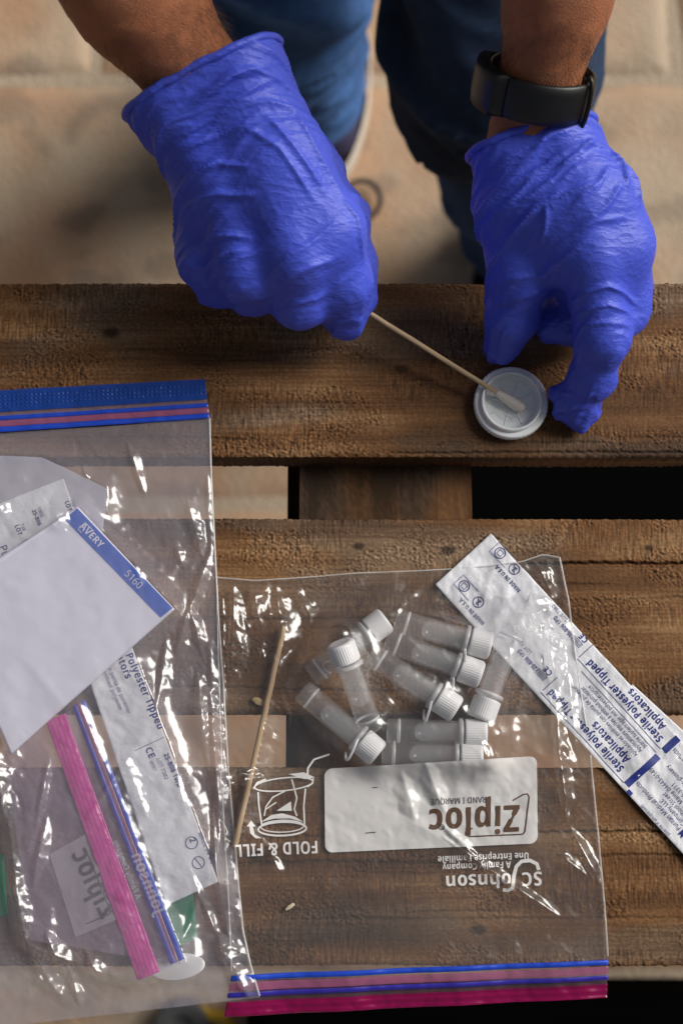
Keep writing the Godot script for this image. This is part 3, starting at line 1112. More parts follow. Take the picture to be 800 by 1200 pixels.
func build_lid() -> void:
	var c := at(597, 475, 0.0)
	c.y = T + 0.0012
	var t := thing("container_lid", "round translucent white screw lid lying upturned on the plank, swab tip resting in it", "lid", c)
	var m := MB.new()
	var r := 0.0182
	m.lathe([V(0.0, 0.0), V(r - 0.0012, 0.0), V(r - 0.0002, 0.0005), V(r, 0.0012), V(r, 0.0042), V(r - 0.0003, 0.0051), V(r - 0.0010, 0.0054), V(r - 0.0026, 0.0052), V(r - 0.0030, 0.0048), V(r - 0.0030, 0.0072), V(r - 0.0034, 0.0080), V(r - 0.0040, 0.0080), V(r - 0.0044, 0.0075), V(r - 0.0046, 0.0040), V(r - 0.0052, 0.0026), V(r - 0.0060, 0.0022), V(0.0, 0.0021)], 96, Transform3D.IDENTITY,
		func(i, j): return (0.00022 if i in [3, 4] and j % 2 == 0 else 0.0))
	m.smooth()
	var body := obj("lid_shell", m.mesh(), M.lid, t)
	var e := MB.new()
	for k in 8:   # raised ribs of the moulding
		var a := TAU * k / 8.0 + 0.3
		var d := Vector3(cos(a), 0, sin(a))
		e.tube([d * 0.0035 + Vector3.UP * 0.0022, d * 0.0075 + Vector3.UP * 0.0023, d * 0.0116 + Vector3.UP * 0.0022], 0.00034, 6)
	for q in [[0.0034, 28], [0.0088, 48]]:
		var loop := []
		for i in q[1]:
			loop.append(Vector3(cos(TAU * i / q[1]) * q[0], 0.0021, sin(TAU * i / q[1]) * q[0]))
		e.tube(loop, 0.00028, 6, true)
	for q in [[-0.002, 0.0055, 0.001], [0.0002, 0.0062, 0.0012], [0.002, 0.0056, 0.001]]:   # small moulded mark
		e.tube([Vector3(q[0] - q[2], 0.0022, q[1]), Vector3(q[0], 0.0024, q[1] + q[2] * 1.4), Vector3(q[0] + q[2], 0.0022, q[1] + 0.0003)], 0.0003, 5)
	e.smooth()
	obj("moulded_rib", e.mesh(), M.lid, t)
	# threads outside the inner wall
	var th := MB.new()
	var loop := []
	for i in 60:
		loop.append(Vector3(cos(TAU * i / 60.0) * (r - 0.0047), 0.0050 + 0.0006 * sin(TAU * i / 60.0), sin(TAU * i / 60.0) * (r - 0.0047)))
	th.tube(loop, 0.00035, 6, true)
	th.smooth()
	obj("thread", th.mesh(), M.lid, t)


func build_swab() -> void:
	var tip := mm([609, 477, 6.2]); var grip := mm([428, 364, 24.5])
	var d := (grip - tip).normalized()
	var t := thing("swab", "swab with pale wooden stick held in the glove, its white tip in the lid", "swab", tip)
	var s := MB.new()
	var pts := []
	var n := 26
	for i in n:
		var u := float(i) / (n - 1)
		pts.append(d * lerpf(0.006, tip.distance_to(grip) + 0.045, u) + Vector3(0, 0.0002 * noise.get_noise_2d(u * 300.0, 5.0), 0.0002 * noise.get_noise_2d(u * 260.0, 50.0)))
	s.tube(pts, 0.00122, 12)
	for i in s.v.size():
		var q := 1.0 + 0.25 * fine.get_noise_2d(s.v[i].length() * 700.0, s.v[i].y * 9000.0 + s.v[i].z * 9000.0)
		s.c[i] = Color(0.5 * q, 0.36 * q, 0.215 * q)
	s.smooth()
	obj("stick", s.mesh(), M.stick, t)
	var b := MB.new()
	var r := []; var p := []
	for q in [[-0.0023, 0.0002], [-0.0021, 0.0012], [-0.0014, 0.0021], [0.0, 0.0026], [0.002, 0.00275], [0.006, 0.0026], [0.0105, 0.002], [0.014, 0.0013]]:
		p.append(d * q[0]); r.append(q[1])
	b.tube(path(p, 3), expand(r, 3), 20)
	for i in b.v.size():
		var w := fine.get_noise_3d(b.v[i].x * 2600.0, b.v[i].y * 2600.0, b.v[i].z * 2600.0)
		b.v[i] += Vector3(w, -w, w) * 0.00012
	b.smooth()
	obj("cotton_tip", b.mesh(), M.cotton, t)


func expand(r: Array, k: int) -> Array:
	var out := []
	for i in r.size() - 1:
		for s in k:
			out.append(lerpf(r[i], r[i + 1], float(s) / k))
	out.append(r[-1])
	return out


func build_loose_stick() -> Node3D:
	var a := mm([333, 734, 4.2]); var b := mm([275, 992, 3.4])
	var t := thing("wooden_stick", "bare pale wooden stick lying along the left side of the right bag", "stick", a)
	var s := MB.new()
	var pts := []
	for i in 24:
		pts.append((b - a) * (i / 23.0) + Vector3(0.0004 * noise.get_noise_1d(i * 20.0), 0, 0))
	s.tube(pts, 0.00135, 12)
	for i in s.v.size():
		var q := 1.0 + 0.22 * fine.get_noise_2d(s.v[i].z * 500.0, s.v[i].x * 9000.0 + s.v[i].z * 2000.0 + s.v[i].y * 7000.0)
		s.c[i] = Color(0.47 * q, 0.33 * q, 0.2 * q)
	s.smooth()
	obj("shaft", s.mesh(), M.stick, t)
	return t


# ---------- vials ----------
const VIAL_R := 0.0057
var vial_places := []


func vial_shape(into: Node3D, length: float) -> void:   # lies along +y from its foot, the cap at the far end
	var r := VIAL_R
	var body := length - 0.0098
	var o := MB.new()
	o.lathe([V(r - 0.0009, 0.0004), V(r - 0.0003, 0.0), V(r, 0.0005), V(r, body - 0.0006), V(r - 0.0002, body)], 40, Transform3D.IDENTITY)
	o.smooth()
	obj("skirt", o.mesh(), M.vial, into)
	var w := MB.new()
	var pr := [V(0.0, body * 0.34)]
	for i in range(1, 9):
		var a := PI * 0.5 * i / 8.0
		pr.append(V(sin(a) * (r - 0.0011), body * 0.34 + (1.0 - cos(a)) * 0.0045))
	pr.append(V(r - 0.0011, body - 0.001))
	w.lathe(pr, 32, Transform3D.IDENTITY)
	w.smooth()
	obj("well", w.mesh(), M.vial_well, into)
	var g := MB.new()
	g.lathe([V(r - 0.0001, 0.0052), V(r + 0.0003, 0.0056), V(r + 0.0003, 0.0062), V(r - 0.0001, 0.0066)], 40, Transform3D.IDENTITY)
	g.smooth()
	obj("foot_ring", g.mesh(), M.vial_rim, into)
	g = MB.new()
	g.lathe([V(r, body - 0.0046), V(r + 0.0013, body - 0.0042), V(r + 0.0013, body - 0.0026), V(r, body - 0.0022)], 40, Transform3D.IDENTITY)
	g.smooth()
	obj("collar", g.mesh(), M.vial_rim, into)
	var c := MB.new()
	var cr := r + 0.0009
	c.lathe([V(cr - 0.0006, body - 0.0014), V(cr - 0.0001, body - 0.0012), V(cr, body - 0.0005), V(cr, body + 0.0078), V(cr - 0.0003, body + 0.0088), V(cr - 0.0011, body + 0.0094), V(cr - 0.0022, body + 0.0095), V(cr - 0.0026, body + 0.0092), V(0.0, body + 0.0092)], 144, Transform3D.IDENTITY,
		func(i, j): return (0.00016 if i in [2, 3] and j % 4 < 2 else 0.0))
	c.smooth()
	obj("cap", c.mesh(), M.cap, into)


func tether_shape(into: Node3D, length: float, side: float) -> void:
	var r := VIAL_R + 0.0011
	var body := length - 0.0098
	var m := MB.new()
	var loop := []
	for i in 30:   # from the collar out, round and back to the cap
		var t := float(i) / 29.0
		var a := lerpf(-1.5, 1.5, t)
		var bulge := sin(PI * t)
		loop.append(Vector3(sin(a) * r * (1.0 - 0.25 * bulge) * 1.0, body - 0.0030 + 0.001 * bulge - 0.0005 * t, cos(a) * r * 0.25 + 0.0035 * 0.0 + r * 0.9 * 1.0 + 0.0066 * bulge * 0.9))
	var tilted := []
	for q in loop:
		tilted.append(Vector3(q.x, q.y + (q.z - r) * 0.25, q.z).rotated(Vector3.UP, side))
	m.tube(path([tilted[0], tilted[6], tilted[14], tilted[22], tilted[29]], 8), 0.00062, 8)
	m.smooth()
	obj("tether", m.mesh(), M.vial_rim, into)


func build_vials() -> void:
	# foot, cap end (measured places and heights in mm), tether direction, label
	var list := [
		[[364, 792, 6.5], [453, 725, 6.9], null, "vial at the back left, crossed by the steeply tilted vial"],
		[[435, 855, 8.0], [398, 752, 23.0], -2.3, "vial tilted up with its round cap face showing, across another vial"],
		[[354, 809, 6.4], [444, 885, 6.8], 0.9, "leftmost vial in front, cap down by the white printed panel"],
		[[463, 727, 6.5], [576, 758, 6.9], 1.4, "uppermost vial of the fan, cap right below the paper packet"],
		[[452, 750, 6.5], [565, 792, 6.9], 1.6, "vial second from the top in the fan, cap touching the first"],
		[[434, 766, 6.5], [536, 833, 6.9], 1.2, "third vial of the fan, its looped cap pointing down right"],
		[[602, 733, 7.5], [562, 844, 6.9], 2.6, "steep clear vial at the right, foot over the paper packet"],
		[[453, 856, 6.5], [571, 860, 6.9], null, "level vial just above the white printed panel, upper of two"],
		[[447, 882, 6.2], [566, 886, 6.6], null, "level vial half hidden by the white printed panel, lower of two"]]
	var proto: Node3D = null
	for q in list:
		var a := mm(q[0]); var b := mm(q[1])
		vial_places.append([V(q[0][0], q[0][1]), V(q[1][0], q[1][1]), q[0][2], q[1][2]])
		var t: Node3D
		if proto == null:
			t = thing("vial", q[3], "vial", Vector3.ZERO, "capped plastic vials in the right bag")
			vial_shape(t, 0.0492)
			proto = t
		else:
			t = proto.duplicate()
			t.name = numbered("vial")
			add_child(t)
			t.set_meta("label", q[3])
			for ch in t.get_children():
				if String(ch.name).begins_with("tether"):
					t.remove_child(ch); ch.free()
		t.transform = frame(a, b - a)
		t.scale = Vector3(1.0, a.distance_to(b) / 0.0492, 1.0)
		if q[2] != null:
			tether_shape(t, 0.0492, q[2])


# ---------- film bags ----------
func film_noise(s: Sheet, amp: float, freq: float, mask: Callable) -> void:
	for k in s.pts.size():
		var p := s.pts[k]
		var a: float = mask.call(p)
		if a > 0.001:
			s.h[k] += amp * 0.001 * a * (crump.get_noise_2d(p.x * freq, p.y * freq * 0.8) + 0.3 * crump.get_noise_2d(p.x * freq * 2.2 + 90.0, p.y * freq * 1.6))


func blob(p: Vector2, c: Vector2, rx: float, ry: float, turn := 0.0) -> float:
	var q := (p - c).rotated(-turn)
	return clampf(1.25 * (1.0 - Vector2(q.x / rx, q.y / ry).length()), 0.0, 1.0)


func seam(s: Sheet, m: MB, col: bool, which: int, r: float) -> void:   # the welded edge of a bag along a column or a row of its sheet
	var line := []
	for k in (s.ny if col else s.nx):
		if k % 3 == 0:
			line.append(s.world(k * s.nx + which if col else which * s.nx + k))
	m.tube(line, r, 6)


func build_right_bag() -> void:
	var org := at(480, 920)
	var top := [V(254, 677), V(300, 681), V(345, 678), V(420, 672), V(500, 669), V(560, 665), V(610, 659), V(636, 650), V(655, 654)]
	var right := [V(655, 654), V(664, 700), V(676, 790), V(690, 880), V(700, 980), V(707, 1060), V(711, 1124)]
	var left := [V(254, 677), V(256, 760), V(259, 860), V(262, 950), V(268, 1050), V(272, 1142)]
	var bottom := [V(272, 1142), V(400, 1137), V(560, 1131), V(711, 1124)]
	var s := Sheet.new()
	s.host = self
	s.lay(top, bottom, left, right, 2.0)
	s.add_const(0.0016)
	# what lies inside holds the film up
	var raw := PackedFloat32Array(); raw.resize(s.pts.size()); raw.fill(0.0012)
	for k in s.pts.size():
		var p := s.pts[k]
		for q in vial_places:
			var sd := seg_dist(p, q[0], q[1])
			var rad := 17.0
			if sd.x < rad:
				raw[k] = maxf(raw[k], (lerpf(q[2], q[3], sd.y) + 6.9 * sqrt(maxf(0.0, 1.0 - pow(sd.x / rad, 2.0))) + 0.5) * 0.001)
		var st := seg_dist(p, V(333, 734), V(275, 992))
		if st.x < 5.0:
			raw[k] = maxf(raw[k], 0.0062)
	s.drape(raw, 46)
	film_noise(s, 0.5, 0.4, func(p): return 0.5 + 0.5 * smoothstep(900.0, 700.0, p.y))
	s.facets(28.0, 1.5, func(p): return blob(p, V(305, 725), 66, 90), 3)
	s.facets(26.0, 1.2, func(p): return maxf(blob(p, V(658, 880), 30, 170), blob(p, V(630, 720), 70, 90)), 5)
	s.facets(80.0, 0.9, func(p): return 0.5, 6)
	pass
	s.crease([V(255, 684), V(300, 683), V(362, 679)], 8, 1.5); s.crease([V(276, 690), V(283, 740), V(272, 800)], 9, 2.6); s.crease([V(300, 690), V(290, 750), V(272, 812)], 8, 2.4)
	s.crease([V(318, 692), V(330, 720), V(320, 752)], 7, 2.2); s.crease([V(352, 684), V(322, 712), V(300, 742)], 7, 2.0); s.crease([V(270, 812), V(320, 770), V(350, 742)], 9, 1.6); s.crease([V(266, 830), V(330, 780)], 6, 1.1)
	s.crease([V(322, 806), V(340, 826), V(346, 850), V(338, 862)], 8, 2.4); s.crease([V(302, 850), V(312, 862), V(330, 870)], 7, 1.6)
	s.crease([V(356, 738), V(372, 736), V(380, 722), V(376, 712)], 7, 2.3); s.crease([V(352, 715), V(360, 702), V(374, 704)], 6, 1.3); s.crease([V(350, 744), V(356, 772), V(364, 786)], 5, 1.4)
	s.crease([V(452, 730), V(478, 702), V(505, 672)], 7, 2.4); s.crease([V(405, 700), V(448, 682)], 5, 0.9); s.crease([V(360, 758), V(420, 720)], 5, 0.9)
	s.crease([V(520, 985), V(548, 1004), V(590, 1034), V(650, 1070)], 9, 3.2); s.crease([V(470, 958), V(500, 972), V(526, 990)], 10, 1.8); s.crease([V(540, 1010), V(580, 1038), V(640, 1068)], 6, 1.3)
	s.crease([V(380, 905), V(366, 892), V(384, 884), V(404, 882)], 6, 1.6); s.crease([V(352, 906), V(368, 892)], 6, 1.3)
	s.crease([V(656, 820), V(650, 880), V(662, 925), V(658, 962)], 10, 2.6); s.crease([V(668, 800), V(660, 850), V(668, 900)], 8, 1.8); s.crease([V(642, 700), V(636, 740), V(648, 790), V(658, 830)], 10, 2.2)
	s.crease([V(640, 655), V(644, 700), V(634, 742)], 9, 2.4); s.crease([V(596, 724), V(628, 748), V(662, 770)], 12, 2.6); s.crease([V(580, 712), V(612, 742), V(640, 760)], 10, 2.0); s.crease([V(608, 715), V(640, 735), V(660, 742)], 9, 1.8)
	s.crease([V(668, 975), V(684, 1000), V(700, 1030)], 8, 2.0); s.crease([V(655, 1005), V(690, 1030)], 8, 1.4); s.crease([V(314, 1000), V(330, 1024)], 6, 1.3)
	s.crease([V(560, 870), V(640, 845), V(680, 800)], 7, 0.8); s.crease([V(430, 810), V(500, 800), V(600, 782), V(640, 786)], 4, 0.7); s.crease([V(300, 1098), V(480, 1092), V(690, 1070)], 4, 0.6)
	s.crease([V(556, 862), V(572, 880), V(578, 892)], 5, 1.2); s.crease([V(520, 880), V(540, 905), V(528, 940)], 12, 1.8); s.crease([V(478, 900), V(505, 926), V(512, 960)], 12, 1.5); s.crease([V(420, 900), V(470, 930)], 10, 1.0)
	for q in [[[V(594, 712), V(626, 776)], 34, 9], [[V(620, 694), V(632, 732)], 20, 6], [[V(634, 736), V(650, 806)], 20, 6], [[V(628, 664), V(640, 690)], 12, 5], [[V(646, 800), V(652, 880), V(662, 965)], 13, 6], [[V(664, 790), V(672, 880)], 9, 5], [[V(666, 970), V(700, 1036)], 12, 5], [[V(652, 1000), V(684, 1024)], 8, 4],
			[[V(273, 688), V(272, 740), V(268, 806)], 20, 5], [[V(297, 685), V(304, 738)], 24, 5], [[V(322, 688), V(330, 738)], 15, 5], [[V(260, 700), V(262, 830)], 9, 4], [[V(298, 746), V(310, 772)], 10, 4], [[V(346, 690), V(352, 706)], 9, 3],
			[[V(252, 902), V(259, 932)], 50, 3], [[V(330, 806), V(344, 838), V(338, 864)], 10, 4], [[V(352, 700), V(362, 722), V(360, 742)], 16, 4], [[V(304, 846), V(316, 866)], 8, 4], [[V(519, 981), V(560, 1010), V(652, 1072)], 9, 6], [[V(516, 966), V(556, 1002)], 8, 5], [[V(496, 894), V(520, 950)], 14, 14], [[V(470, 905), V(486, 960)], 10, 16],
			[[V(478, 690), V(462, 722)], 7, 3], [[V(318, 1002), V(330, 1026)], 8, 4], [[V(556, 864), V(566, 890)], 7, 4], [[V(590, 760), V(598, 790)], 6, 4]]:
		s.ramp(q[0], q[1], q[2])
	for k in s.h.size():
		s.h[k] = maxf(s.h[k], raw[k] * 0.98)
	var t := thing("zip_bag", "flat clear zip bag of vials with a white printed panel and magenta zip", "bag", org)
	obj("front_film", local_mesh(s.mb(0.00009), org), M.film, t)
	var under := Sheet.new()
	under.host = self
	under.lay(top, bottom, left, right, 6.0)
	under.add_const(0.0009)
	obj("back_film", local_mesh(under.mb(), org), M.film_thin, t)
	var sm := MB.new()
	seam(s, sm, true, s.nx - 1, 0.00045); seam(s, sm, true, 0, 0.0004); seam(s, sm, false, 0, 0.00035)
	sm.smooth()
	obj("welded_edge", local_mesh(sm, org), M.seam, t)
	# zip end, hanging over the edge of the bench
	var z := patch([V(272, 1142), V(711, 1124), V(712, 1170), V(262, 1193)], 2.5, 1.6, 0.9, 300.0)
	z.each(func(p): return -0.0045 * smoothstep(1128.0, 1190.0, p.y + (p.x - 480.0) * 0.045) + 0.0009 * sin(p.x * 0.05))
	var z1 := Sheet.new(); z1.host = self
	obj("zip_film", local_mesh(z.mb(), org), M.film_pink, t)
	var bands := [[0.0, 0.13, M.zip_blue, 0.0011, "zip_rib"], [0.41, 0.53, M.zip_violet, 0.0009, "zip_rib"], [0.18, 0.38, M.zip_pink_thin, 0.0003, "zip_band"], [0.64, 1.0, M.zip_magenta, 0.0004, "zip_band"]]
	for b in bands:
		var c := [V(272, 1142), V(711, 1124), V(712, 1170), V(262, 1193)]
		var st := patch([c[0].lerp(c[3], b[0]), c[1].lerp(c[2], b[0]), c[1].lerp(c[2], b[1]), c[0].lerp(c[3], b[1])], 2.5, 0.0)
		for k in st.pts.size():
			st.h[k] = z.height(st.pts[k]) + 0.0003
			if b[4] == "zip_band" and b[1] > 0.9:
				st.h[k] += 0.0003 * sin((st.pts[k].y + st.pts[k].x * 0.042) * 0.75)
		obj(b[4], local_mesh(st.mb(b[3], b[3]), org), b[2], t)
	# white panel and the printing on the front film
	var pn := patch([V(380, 901), V(628, 886), V(629, 988), V(381, 999)], 2.0, 0.0)
	var panel := MB.new()
	var keep := []
	for k in pn.pts.size():
		pn.h[k] = s.height(pn.pts[k])
	# rounded corners: pull the corner points in
	var rc := 9.0
	for k in pn.pts.size():
		var i := k % pn.nx; var jx := k / pn.nx
		var u := minf(i, pn.nx - 1 - i) * 2.0; var w := minf(jx, pn.ny - 1 - jx) * 2.0
		if u < rc and w < rc:
			var d := V(rc - u, rc - w)
			var mx := maxf(d.x, d.y)
			if mx > 0.01:
				var shrink := mx / d.length()
				var dd := d * shrink
				var sx := 1.0 if i < pn.nx / 2 else -1.0; var sy := 1.0 if jx < pn.ny / 2 else -1.0
				pn.pts[k] += V((d.x - dd.x) * sx, (d.y - dd.y) * sy)
				pn.h[k] = s.height(pn.pts[k])
	var po := obj("printed_panel", local_mesh(pn.mb(0.0, 0.00018), org), M.panel, t)
	var rot := V(-1.0, 0.045)
	var ink := MB.new()
	letters(ink, pn, "Ziploc", V(608, 943), rot, 31, font_b, false, 0.06, 0.88, 0.00042)
	var lm := MB.new()
	letters(lm, pn, "BRAND I MARQUE", V(574, 933), rot, 7.0, font_r, false, 0.0, 0.9, 0.00042)
	stroke(ink, pn, [V(600, 938), V(612, 931), V(617, 930), V(619, 934), V(614, 974), V(612, 977), V(608, 977.5), V(550, 980), V(545, 978), V(545, 975), V(553, 970)], 1.5, 0.00042)
	ring(lm, pn, V(517, 969), 3.0, 3.0, 0.7, 0.0, 0.0, TAU, 0.00042)
	letters(lm, pn, "R", V(518.6, 967.5), rot, 3.4, font_r, false, 0.0, 1.0, 0.00042)
	stroke(lm, pn, [V(436, 923), V(442, 922.5)], 0.9, 0.00042); stroke(lm, pn, [V(428, 976), V(440, 975)], 1.0, 0.00042)
	obj("lettering", local_mesh(ink, org), M.ink_brown, po)
	obj("lettering", local_mesh(lm, org), M.ink_grey, po)
	var wp := MB.new()
	letters(wp, s, "FOLD & FILL", V(371.5, 985), rot, 14.5, font_b, false, 0.0, 0.83, 0.0004)
	letters(wp, s, "SC", V(633, 1021), rot, 16, font_b, false, 0.0, 0.95, 0.0004)
	letters(wp, s, "ohnson", V(597, 1022.5), rot, 16, font_b, false, 0.0, 0.98, 0.0004)
	stroke(wp, s, [V(630, 1019), V(628, 1012), V(620, 1008), V(610, 1009), V(604, 1015), V(601, 1026), V(599, 1040), V(594, 1043), V(588, 1042)], 4.2, 0.0004)
	letters(wp, s, "A Family Company", V(597.5, 1009), rot, 7.5, font_b, false, 0.0, 0.86, 0.0004)
	letters(wp, s, "Une Entreprise Familiale", V(618, 998.5), rot, 7.5, font_b, false, 0.0, 0.86, 0.0004)
	obj("lettering", local_mesh(wp, org), M.ink_white, t)
	# the drawn bag with folded mouth
	var dr := MB.new()
	ring(dr, s, V(333, 919), 34, 7.5, 1.6, -0.1, 0.0, TAU, 0.0004); ring(dr, s, V(331, 971), 28, 8.0, 2.2, -0.03, 0.0, TAU, 0.0004); ring(dr, s, V(331, 968), 25, 7.0, 1.4, -0.03, 0.0, TAU, 0.0004)
	stroke(dr, s, [V(303, 928), V(304, 945), V(307, 966)], 1.8, 0.0004); stroke(dr, s, [V(358, 924), V(356, 945), V(357, 966)], 1.8, 0.0004)
	stroke(dr, s, [V(342, 913), V(348, 935), V(345, 948), V(348, 956)], 1.8, 0.0004); stroke(dr, s, [V(310, 956), V(312, 945), V(320, 934), V(334, 927)], 1.6, 0.0004); stroke(dr, s, [V(312, 948), V(324, 940)], 1.4, 0.0004)
	fill(dr, s, [V(324, 950), V(341, 939), V(342, 950)], 0.0004)
	fill(dr, s, [V(306, 963), V(318, 955), V(331, 953), V(346, 957), V(356, 963), V(340, 959), V(322, 959)], 0.0004)
	fill(dr, s, [V(338, 907), V(356, 905), V(369, 911), V(357, 913)], 0.0004); stroke(dr, s, [V(360, 912), V(361, 900), V(368, 890), V(386, 884)], 2.2, 0.0004); stroke(dr, s, [V(367, 912), V(366, 918), V(360, 922)], 1.8, 0.0004)
	stroke(dr, s, [V(298, 924), V(302, 917), V(312, 913)], 2.0, 0.0004)
	fill(dr, s, [V(290, 968), V(295, 961), V(300, 968), V(297, 968), V(299, 977), V(307, 982), V(300, 982), V(294, 976), V(293, 968)], 0.0004)
	obj("printed_drawing", local_mesh(dr, org), M.ink_white, t)


func packet(label: String, corners: Array, base: float, wave: float, seed_at: float, print_on, alpha_mat: Material, called := "swab_packet") -> Node3D:
	var org := at(corners[0].x, corners[0].y)
	var s := patch(corners, 2.5, base, wave, seed_at)
	s.facets(19.0, 0.32, func(_p): return 1.0, int(seed_at))
	s.facets(48.0, 0.3, func(_p): return 1.0, int(seed_at) + 1)
	var t := thing(called, label, "packet", org)
	obj("sleeve", local_mesh(s.mb(0.0005), org), alpha_mat, t)
	if print_on != null:
		var m := MB.new(); var g := MB.new()
		print_on.call(s, m, g)
		if m.v.size():
			obj("lettering", local_mesh(m, org), M.ink_blue, t)
		if g.v.size():
			obj("fine_print", local_mesh(g, org), M.ink_navy, t)
	return t


func build_packets() -> void:
	var e := V(0.676, 0.737)            # along the packet, towards the lower right
	var w := V(-0.737, 0.676)            # across it, towards the lower left
	var o := V(574.5, 626)
	var P := func(a, b): return o + e * a + w * b
	var read := -e
	var pr := func(s: Sheet, m: MB, g: MB):
		for half in 2:
			var b0 := half * 57.0
			letters(m, s, "Sterile Polyester Tipped", P.call(312.0 - half * 5.0, b0 + 13.0), read, 8.8, font_b, false, 0.0, 0.9)
			letters(m, s, "Applicators", P.call(304.0, b0 + 0.8), read, 8.8, font_b, false, 0.0, 0.9)
			stroke(g, s, [P.call(176.0, b0 - 0.5), P.call(176.0, b0 + 22.0)], 0.8)
			stroke(g, s, [P.call(40.0, b0 - 0.5), P.call(14.0, b0 - 0.5), P.call(14.0, b0 + 15.0), P.call(40.0, b0 + 15.0)], 0.6)
			ring(g, s, P.call(24.0, b0 + 7.5), 6.2, 6.2, 1.0)
			stroke(g, s, [P.call(21.0, b0 + 4.5), P.call(27.0, b0 + 4.5), P.call(27.0, b0 + 10.5), P.call(21.0, b0 + 10.5), P.call(21.0, b0 + 4.5)], 0.8)
			ring(g, s, P.call(49.0, b0 + 8.0), 6.2, 6.2, 1.0)
			letters(g, s, "2", P.call(51.5, b0 + 5.0), read, 6.0, font_b)
			stroke(g, s, [P.call(45.0, b0 + 4.0), P.call(53.0, b0 + 12.0)], 0.8)
			letters(g, s, "MADE IN U.S.A.", P.call(72.0, b0 + 19.0), read, 4.6, font_b, false, 0.0, 0.9)
			letters(m, s, "25-806 1PD", P.call(152.0, b0 + 9.0), read, 5.0, font_b, false, 0.0, 0.85)
			letters(g, s, "LOT 7382", P.call(134.0, b0 + 1.5), read, 4.2, font_r)
			letters(m, s, "CE", P.call(168.5, b0 - 0.5), read, 7.0, font_b)
			stroke(g, s, [P.call(168.0, b0 + 8.5), P.call(154.0, b0 + 8.5), P.call(154.0, b0 + 14.5), P.call(168.0, b0 + 14.5), P.call(168.0, b0 + 8.5)], 0.6)
			letters(g, s, "STERILE", P.call(167.0, b0 + 9.8), read, 3.4, font_b, false, 0.0, 0.8)
		stroke(m, s, [P.call(323.5, 0.5), P.call(323.5, 23.0)], 8.5)
		stroke(m, s, [P.call(323.5, 32.0), P.call(323.5, 82.0)], 8.5)
		letters(g, s, "Aplicadores estériles con punta de poliéster", P.call(306.0, 48.0), read, 4.6, font_r, false, 0.0, 0.88)
		letters(g, s, "Applicateurs stériles à embout polyester", P.call(306.0, 41.0), read, 4.6, font_r, false, 0.0, 0.88)
		letters(g, s, "Sterile tupferträger mit polyesterspitze", P.call(306.0, 34.0), read, 4.6, font_r, false, 0.0, 0.88)
		stroke(g, s, [P.call(176.0, 24.5), P.call(319.0, 24.5)], 0.7); stroke(g, s, [P.call(190.0, 31.0), P.call(319.0, 31.0)], 0.6); stroke(g, s, [P.call(176.0, 82.5), P.call(319.0, 82.5)], 0.7)
		stroke(m, s, [P.call(329.0, 85.5), P.call(336.0, 85.5)], 5.0)
		letters(g, s, "Puritan Medical Products", P.call(403.0, 69.0), read, 5.0, font_r, false, 0.0, 0.95)
		letters(g, s, "Company LLC", P.call(403.0, 61.5), read, 5.0, font_r, false, 0.0, 0.95)
		letters(g, s, "31 School Street", P.call(408.0, 54.0), read, 5.0, font_r, false, 0.0, 0.95)
		letters(g, s, "Guilford, Maine 04443-0149", P.call(410.0, 46.5), read, 5.0, font_r, false, 0.0, 0.95)
		letters(g, s, "USA 207-876-3311", P.call(412.0, 39.0), read, 5.0, font_r, false, 0.0, 0.95)
		letters(g, s, "symbols-glossary", P.call(388.0, 30.0), read, 4.6, font_r)
		letters(g, s, "Puritan Medical Products", P.call(403.0, 11.0), read, 5.0, font_r, false, 0.0, 0.95)
		letters(g, s, "Company LLC", P.call(403.0, 3.5), read, 5.0, font_r, false, 0.0, 0.95)
		letters(g, s, "(sterile if unopened)", P.call(400.0, 83.5), read, 3.8, font_r)
		fill(m, s, [P.call(406.0, 68.0), P.call(412.0, 68.0), P.call(412.0, 78.0), P.call(409.0, 74.0), P.call(406.0, 78.0)])
	packet("long printed white swab packet running from under the right bag to the edge", [P.call(0, 0), P.call(480, 0), P.call(480, 88), P.call(0, 88)], 2.0, 1.2, 40.0, pr, M.paper)
	# one more behind it, its rounded corner looking out
	var o2 := V(738, 800)
	var second := packet("plain white packet edge looking out behind the long printed swab packet", [o2 + V(2, 2), o2 + e * 200.0 + V(18, -6), o2 + e * 200.0 + w * 60.0, o2 + w * 60.0 + V(0, 6)], 1.2, 0.5, 70.0, null, M.paper)


